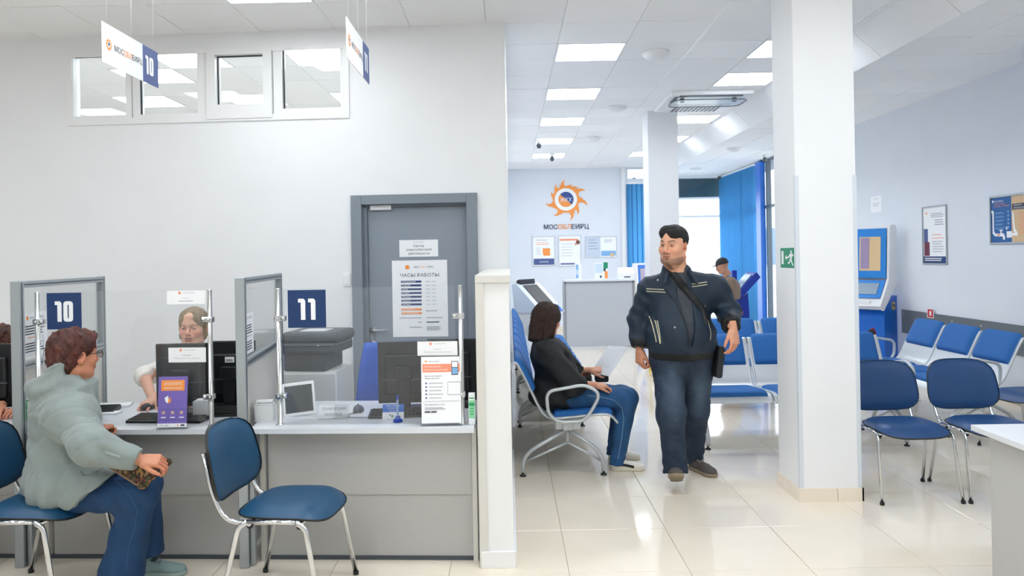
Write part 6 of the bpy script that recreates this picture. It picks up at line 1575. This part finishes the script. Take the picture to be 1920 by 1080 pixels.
    for a in range(-90, 91, 9):
        p = neckb+np.array([-.0-.085*math.cos(R(a)), .085*math.sin(R(a)), .012]); s.cap(p+[0, 0, -.05], p+[.012, 0, .050-.034*math.cos(R(a))], .036, .014, .03)
    s.ell(hq, (.098, .150, .058), .035); s.cap(hq+[-.05, -.08, .0], hq+[-.05, .08, .0], .045, k=.03); s.cap(hq+[.02, -.10, .01], neckb+[.085, -.055, -.035], .030, .016, .05); s.cap(hq+[.02, .10, .01], neckb+[.085, .055, -.035], .030, .016, .05)
    s.cap(neckb+[.03, -.06, -.03], neckb+[.09, -.04, -.09], .024, .020, .05); s.cap(neckb+[.03, .06, -.03], neckb+[.09, .04, -.09], .024, .020, .05)
    s.ell(neckb+[.03, 0, .095], (.074, .068, .075), .008, 's')
    cut1 = hipN*.5+knN*.5; s.cut(pel+[.21, 0, -.02], (1, 0, .12-.62), .34, .01) if False else None
    s.cut(J(190, 907, 3.56), (.64, 0, -.77), .30, .008); s.cut((0, 0, pel[2]-.062), (0, 0, -1), 9, .02)
    s.cap(elN, wrN, .078, .050, .05)
    s.cut(wrN+(wrN-elN)*-.02, wrN-elN, .12); s.cut(wrF, wrF-elF, .08)
    pz = pel[2]
    def cf(P):
        x, z = P[:, 0]-pel[0], P[:, 2]
        f = .0045*np.sin((z*1.0+x*.55)*48+3.2*nz(P, 8, 3))*np.exp(-((z-pz-.20)/.13)**2)+.005*np.sin((x*1.3-z*.4)*44+2*nz(P, 9, 6))*ss_(pz+.12, pz+.0, z)
        f += .0022*nz(P, 20, 5)+.0016*nz(P, 48, 9)+.004*np.sin((z-x*.7)*60+3*nz(P, 10, 7))*ss_(pz+.42, pz+.5, z)
        f += .0038*(1-np.abs(np.sin((z*.9-x*.7)*17+3.2*nz(P, 5, 15))))**9+.0035*(1-np.abs(nz(P*np.array([1, 1, 1.4]), 12, 16)))**10+.003*(1-np.abs(nz(P, 24, 18)))**10; d = np.linalg.norm(P-elN, axis=1); f += .004*np.sin((P-elN) @ np.array([40, 15, 62])+2*nz(P, 12, 2))*np.exp(-(d/.10)**2)
        return f
    s.disp(cf)
    ct = mk('coat', s.mesh(), mat('coat_sage', '818c8a', .65, var=.05, vscale=12, bump=.10, bscale=120, sheen=.2), me)
    bc = bvh_of([ct]); seam = mat('coat_seam', '66726f', .7); Y_ = 3.0
    A = lambda px, py: at(px, py, 3.56)
    ribbon(bc, [A(148, 885), A(158, 892), A(172, 890), A(184, 882)], .003, (0, 1, 0), seam, 'pocket_flap', ct)
    ribbon(bc, [A(228, 846), A(252, 855)], .016, (0, 1, -.2), mat('coat_light', '8d9996', .6), 'cuff_tab', ct)
    # jeans: flared legs
    s = SDF(pel+[-.15, -.42, -.50], pel+[.62, .42, .2], .0062)
    s.cap(hipN, knN, .088, .090, .04); s.cap(hipF, knF, .088, .090, .02); s.ell(pel+[.03, 0, -.02], (.15, .19, .09), .05)
    s.cap(knN, knN*.4+anN*.6, .088, .076, .04); s.cap(knN*.4+anN*.6, anN+[-.01, 0, -.02], .076, .100, .05); s.cap(knF, knF*.4+anF*.6, .088, .074, .03); s.cap(knF*.4+anF*.6, anF+[-.01, 0, -.0], .074, .095, .05)
    s.cut((0, 0, .035), (0, 0, -1), 9); s.cut(anF+[0, 0, -.03], (.1, 0, -1), .14)
    s.disp(lambda P: .004*np.sin(P[:, 0]*60+P[:, 2]*50+2*nz(P, 10, 2))*np.exp(-((P[:, 2]-knN[2]+.02)/.10)**2)+.003*nz(P, 25, 4)+.004*np.sin(P[:, 0]*65+2*nz(P, 8, 3))*ss_(.35, .12, P[:, 2]))
    tr = mk('jeans', s.mesh(), mat('denim_indigo', '123a63', .8, var=.12, vscale=12, bump=.15, bscale=700), me)
    bt = bvh_of([tr]); ribbon(bt, [A(205, 903), A(230, 913), A(250, 930), A(257, 955), A(250, 990), A(238, 1030), A(232, 1075)], .0028, (0, 1, 0), mat('stitch_blue2', '2c5480', .8), 'side_seam', tr, n=40)
    up, so = mat('shoe_mint', '8fa9a8', .6), mat('sole_mint', '9fb3b0', .6)
    shoe(me, frame((anF[0]-.02, 3.93, 0), (1, -.02, 0), (0, 0, 1)), up, so, mat('lace_mint', '6f8583', .6), .92); shoe(me, frame((anN[0]-.02, 3.66, 0), (1, -.1, 0), (0, 0, 1)), up, so, mat('lace_mint'), .92)
    # tapestry bag on her lap
    yb = 3.575; a0, a1, a2 = [np.array(at(px, py, yb)) for px, py in ((196, 862), (268, 906), (316, 866))]; a3 = np.array(at(270, 858, yb))
    lo_ = np.minimum.reduce([a0, a1, a2, a3])-.06; hi_ = np.maximum.reduce([a0, a1, a2, a3])+.06; s = SDF(lo_, hi_, .005)
    for q in range(9):
        t_ = q/8; s.cap(a0*(1-t_)+a2*t_+(a3-(a0+a2)/2)*math.sin(t_*PI), a1, .016, .020, .012)
    s.disp(lambda P: .002*nz(P, 60, 2))
    tm = mat('tapestry', 'ffffff', .8, attr='Col', bump=.3, bscale=300)
    def tcol(V):
        c = np.tile(np.array(srgb('33281f')), (len(V), 1)); n1 = nz(V, 110, 5, 7); n2 = nz(V, 150, 8, 7)
        c = np.where((n1 > .28)[:, None], np.array(srgb('9c7a4c')), c); c = np.where(((n2 > .4) & (n1 < .25))[:, None], np.array(srgb('8c4440')), c); c = np.where(((n1 < -.45))[:, None], np.array(srgb('4f5a3c')), c); return c
    bg = tag(mk('handbag', s.mesh(), tm, colfn=tcol), 'brown tapestry handbag with flowers on the lap of the woman in the pale coat', 'bag')
    b = mb(mat('bag_trim', '8a6f58', .6)); b.tube([a0+[0, -.014, -.012], a1+[0, -.016, -.016]], .0055, 8).tube([a1+[0, -.018, -.014], a1*.5+a2*.2+a3*.3+[0, -.018, 0], a3*.6+a2*.4+[0, -.016, .01]], .0055, 8).tube([a0+[0, -.012, .014], a3+[0, -.013, .014]], .005, 8); b.build('trim', parent=bg)
    return me
# ================================================================ PERSONS : clerks behind the counters
def clerk(lab, hd, yaw, skin, hairfn, top, hands, lookdn=0, pitch=0, hairm=None, sc=1., brow='7a6450', lid=.8):
    hd = Vector(hd); fm = hframe(hd, yaw, pitch, 0, sc); H_ = np.array(hd)
    neckb = H_+[0, .02, -.19]; chest = H_+[0, .03, -.38]; pel = H_+[0, .10, -.68]; sR, sL = H_+[-.17, .02, -.26], H_+[.17, .02, -.26]
    parts = [head(fm, skin, 'a8655c', brow, male=False, h=.0024, lidopen=lid)]; arms = []
    for sh, (el, wr, fw, up, side, curl) in zip((sR, sL), hands):
        el, wr = np.array(el), np.array(wr); arms.append((sh, el, wr)); parts.append(hand(frame(wr, fw, up), skin, side, curl, .4, .06, .95, .003))
    hipR, hipL = pel+[-.1, -.02, -.02], pel+[.1, -.02, -.02]; knR, knL = hipR+[-.02, -.38, .0], hipL+[.02, -.38, .0]; anR, anL = knR+[0, .06, -.40], knL+[0, .06, -.40]
    parts.append(innerbody([(pel, chest, .11, .11), (chest, neckb, .08, .045), (sR, sL, .05, .05)]+[c for sh, el, wr in arms for c in ((sh, el, .045, .038), (el, wr, .038, .026))]+[(hipR, knR, .07, .055), (knR, anR, .05, .035), (hipL, knL, .07, .055), (knL, anL, .05, .035)], skin, .010))
    me = person(lab, parts); eyes(fm, me, '4a5a62', (0, lookdn))
    s = SDF((-.12, -.15, -.2), (.12, .12, .16), .0032); hairfn(s); mk('hair', s.mesh(), hairm, me, fm)
    lo = np.minimum(pel, H_)-[.42, .42, .2]; hi = H_+[.42, .35, -.05]
    s = SDF(lo, hi, .009); s.ell(pel+[0, 0, .1], (.17, .13, .16)); s.ell(chest, (.165, .12, .17), .08); s.cap(sR+[.04, 0, 0], sL-[.04, 0, 0], .065, k=.06); s.ell(chest+[0, -.07, -.02], (.13, .07, .08), .05)
    for sh, el, wr in arms:
        m = el*.8+wr*.2; s.cap(sh, el, .070, .060, .04); s.cap(el, m, .06, .055, .02)
        s.cut(m, wr-el, .09)
    s.cap(neckb+[0, 0, -.05], neckb+[0, 0, -.0], .08, .055, .03); s.ell(neckb+[0, -.03, .05], (.055, .06, .06), .005, 's'); s.disp(lambda P: .004*nz(P, 22, 3))
    mk('blouse', s.mesh(), top, me)
    s = SDF(np.minimum(pel, anR)-[.3, .5, .05], pel+[.3, .2, .2], .011); s.ell(pel, (.17, .13, .1)); s.cap(hipR, knR, .09, .07, .03); s.cap(hipL, knL, .09, .07, .03); s.cap(knR, anR, .07, .055, .03); s.cap(knL, anL, .07, .055, .03)
    mk('trousers', s.mesh(), mat('trousers_dark', '23262c', .8), me)
    for an in (anR, anL): shoe(me, frame((an[0], an[1], .0), (0, -1, 0), (0, 0, 1)), blackm, dgrey, None, .9)
    return me
def hair_blond(s):
    s.ell((0, -.014, .040), (.088, .103, .088)); s.cap((.06, -.02, .0), (.070, .0, -.065), .026, .016, .03); s.cap((-.06, -.02, .0), (-.070, .0, -.065), .026, .016, .03); s.ell((0, -.06, -.04), (.072, .055, .07), .04)
    s.ell((.006, .125, -.045), (.066, .085, .120), .010, 's'); s.disp(lambda P: .0035*nz(P*np.array([1, 1, .35]), 110, 21)+.0022*nz(P*np.array([1, 1, .25]), 330, 22))
def hair_dark(s):
    s.ell((0, -.012, .044), (.090, .106, .092)); s.ell((0, .02, .115), (.06, .07, .035), .03); s.ell((0, .125, -.05), (.072, .070, .105), .012, 's'); s.ell((0, .03, -.12), (.12, .09, .08), .02, 's')
    s.disp(lambda P: .0055*nz(P*np.array([1, .5, 1]), 120, 31)+.0025*nz(P, 300, 32))
def clerks():
    m2 = fl(276, 768, TOPZ)
    hd = at(362, 613, 4.92)
    clerk('fair haired woman behind the black monitor at counter 10', hd, R(4), 'dba890', hair_blond, mat('blouse_cream', 'efe9e2', .8),
          [((hd.x-.33, 4.95, .86), (m2.x-.005, m2.y+.085, TOPZ+.045), (-.05, -1, -.22), (0, -.1, 1), -1, (.25, .3, .3, .35)), ((hd.x+.24, 4.90, .84), (hd.x+.12, 4.66, .765), (-.2, -1, -.1), (0, 0, 1), 1, (.3, .3, .3, .3))],
          hairm=mat('hair_fair', '8f7c63', .6, var=.3, vscale=22, bump=.5, bscale=70, stretch=(4, 4, .8)), lookdn=-.25, brow='9c846c', lid=.75)
    hd = at(2, 650, 4.86)
    clerk('clerk with dark red hair behind the monitor at the far left', hd, R(12), 'c98f74', hair_dark, mat('blouse_navy', '242a44', .8),
          [((hd.x-.2, 4.8, .86), (at(6, 752, 4.42).x-.02, 4.42, .775), (.35, -1, -.08), (0, 0, 1), -1, (.4, .4, .4, .4)), ((hd.x+.24, 4.8, .86), (at(38, 748, 4.45).x+.06, 4.45, .775), (-.6, -1, -.08), (0, 0, 1), 1, (.4, .4, .4, .4))],
          hairm=mat('hair_auburn', '4a2418', .55, var=.5, vscale=18, bump=.5, bscale=70), pitch=R(-16), brow='2a1c18')
# ================================================================ PERSON : man in a cap at the far kiosk
def cap_man():
    H_ = np.array(at(1354, 499, 12.3)); fm = hframe(H_, R(-100), R(-18), 0, 1.0); me_p = [head(fm, 'b98a72', '9a6a5c', '3a2c26', h=.004)]
    neckb = H_+[.05, .0, -.17]; chest = H_+[.11, 0, -.36]; pel = np.array([H_[0]+.10, H_[1], .90]); sR, sL = neckb+[.02, -.19, -.07], neckb+[.02, .19, -.07]
    elR, wrR = sR+[.03, -.02, -.29], sR+[-.05, .0, -.50]; elL, wrL = sL+[.03, 0, -.29], sL+[.20, 0, -.42]
    hR, hL = pel+[0, -.10, -.02], pel+[0, .10, -.02]; kR, kL = hR+[-.03, 0, -.42], hL+[.03, 0, -.42]; aR, aL = kR+[.02, 0, -.38], kL+[.02, 0, -.38]
    me_p += [hand(frame(wrR, (-.3, 0, -1), (0, -1, 0)), 'b98a72', 1, (.5, .5, .5, .5), .4, h=.004), hand(frame(wrL, (.6, 0, -1), (0, 1, 0)), 'b98a72', -1, (.5, .5, .5, .5), .4, h=.004), innerbody([(pel, chest, .11, .12), (chest, neckb, .1, .05), (sR, elR, .045, .035), (elR, wrR, .035, .026), (sL, elL, .045, .035), (elL, wrL, .035, .026), (hR, kR, .07, .05), (kR, aR, .05, .035), (hL, kL, .07, .05), (kL, aL, .05, .035)], 'b98a72')]
    me = person('person in a dark cap and brown jacket at the far dark blue kiosk', me_p); eyes(fm, me)
    s = SDF((-.11, -.13, -.02), (.11, .2, .15), .005); s.ell((0, -.012, .045), (.088, .104, .092)); s.cut((0, 0, .03), (0, .1, -1), 9); s.ell((0, .11, .040), (.068, .075, .008), .01)
    mk('cap', s.mesh(), mat('cap_dark', '23262b', .8), me, fm)
    s = SDF(pel-[.42, .42, .12], neckb+[.42, .4, .12], .010); s.ell(chest+[0, 0, -.1], (.15, .20, .26)); s.ell(chest, (.15, .20, .18), .08); s.cap(sR+[0, .05, 0], sL-[0, .05, 0], .07, k=.06); s.cap(pel+[0, -.06, 0], pel+[0, .06, 0], .14, k=.05)
    for a, b_, c_ in ((sR, elR, wrR), (sL, elL, wrL)): s.cap(a, b_, .075, .062, .04); s.cap(b_, c_, .062, .048, .03); s.cut(c_, c_-b_, .08)
    s.cut(pel+[0, 0, -.06], (0, 0, -1), 9); s.disp(lambda P: .005*nz(P, 22, 3)); mk('brown_jacket', s.mesh(), mat('jacket_brown', '7d6b5a', .8, var=.08), me)
    s = SDF(aR-[.3, .2, .1], pel+[.3, .35, .12], .011); s.cap(pel+[0, -.05, 0], pel+[0, .05, 0], .13)
    for a, b_, c_ in ((hR, kR, aR), (hL, kL, aL)): s.cap(a, b_, .09, .07, .03); s.cap(b_, c_, .07, .058, .03); s.cut(c_+[0, 0, -.02], (0, 0, -1), .12)
    mk('trousers', s.mesh(), mat('trousers_grey', '3a3f48', .8), me)
    for a in (aR, aL): shoe(me, frame((a[0]+.0, a[1], 0), (-1, 0, 0), (0, 0, 1)), blackm, dgrey, None, 1.)
# ================================================================ PERSON : visitor at the leftmost counter, only the shoe in view
def left_visitor():
    sp = Vector((-2.72, 3.97, 0)); hx = sp.x-.62; c_ = np.array([hx, 3.72, 0])
    H_ = c_+[0, 0, 1.17]; fm = hframe(H_, R(90), 0, 0, 1.0); pel = c_+[.0, 0, .53]; neckb = H_+[-.02, 0, -.18]; chest = H_+[-.02, 0, -.38]
    sN, sF = neckb+[0, -.18, -.07], neckb+[0, .18, -.07]; eN, eF = sN+[.10, -.03, -.26], sF+[.10, .03, -.26]; wN, wF = eN+[.24, .06, -.04], eF+[.24, -.06, -.04]
    hN, hF = pel+[.02, -.1, 0], pel+[.02, .1, 0]; kN, kF = hN+[.42, 0, .0], hF+[.42, .0, .0]; aN, aF = kN+[.03, 0, -.42], np.array([sp.x-.18, sp.y+.02, .11])
    P = [head(fm, 'c98f74', 'a8675a', '2a211d', h=.005), hand(frame(wN, (1, .1, -.1), (0, 0, 1)), 'c98f74', 1, h=.004), hand(frame(wF, (1, -.1, -.1), (0, 0, 1)), 'c98f74', -1, h=.004),
         innerbody([(pel, chest, .11, .12), (chest, neckb, .09, .05), (sN, eN, .045, .035), (eN, wN, .035, .026), (sF, eF, .045, .035), (eF, wF, .035, .026), (hN, kN, .07, .05), (kN, aN, .05, .035), (hF, kF, .07, .05), (kF, aF, .05, .035)], 'c98f74')]
    me = person('seated visitor at the left edge of whom only the brown shoe shows', P)
    s = SDF((-.11, -.13, -.12), (.11, .12, .15), .005); hair_dark(s); mk('hair', s.mesh(), hairmat('hair_black', '221f20'), me, fm)
    s = SDF(pel-[.3, .35, .12], neckb+[.5, .35, .1], .011); s.ell(chest+[0, 0, -.08], (.14, .18, .25)); s.cap(sN+[0, .04, 0], sF-[0, .04, 0], .07, k=.06)
    for a, b_, c in ((sN, eN, wN), (sF, eF, wF)): s.cap(a, b_, .07, .06, .04); s.cap(b_, c, .06, .045, .03); s.cut(c, c-b_, .07)
    mk('jumper', s.mesh(), mat('jumper_grey', '5c636b', .85, var=.08), me)
    s = SDF(pel-[.2, .35, .5], pel+[.7, .5, .15], .011); s.ell(pel, (.15, .18, .09)); s.cap(hN, kN, .09, .07, .03); s.cap(hF, kF, .09, .07, .03); s.cap(kN, aN, .07, .055, .03); s.cap(kF, aF, .07, .055, .03); mk('trousers', s.mesh(), mat('trousers_grey'), me)
    up, so = mat('shoe_brown', '6a5f50', .8), mat('sole_cream', 'c2baa8', .6)
    shoe(me, frame((sp.x-.18, sp.y, 0), (1, .0, 0.0), (0, 0, 1)), up, so, None, 1.); shoe(me, frame((aN[0], aN[1], 0), (1, 0, 0), (0, 0, 1)), up, so, None, 1.)
    dup(c0, (hx-.02, 3.72, 0), R(-90), 'blue visitor chair beyond the left edge of the picture')
walking_man(); bench_woman(); coat_woman(); clerks(); cap_man(); left_visitor()
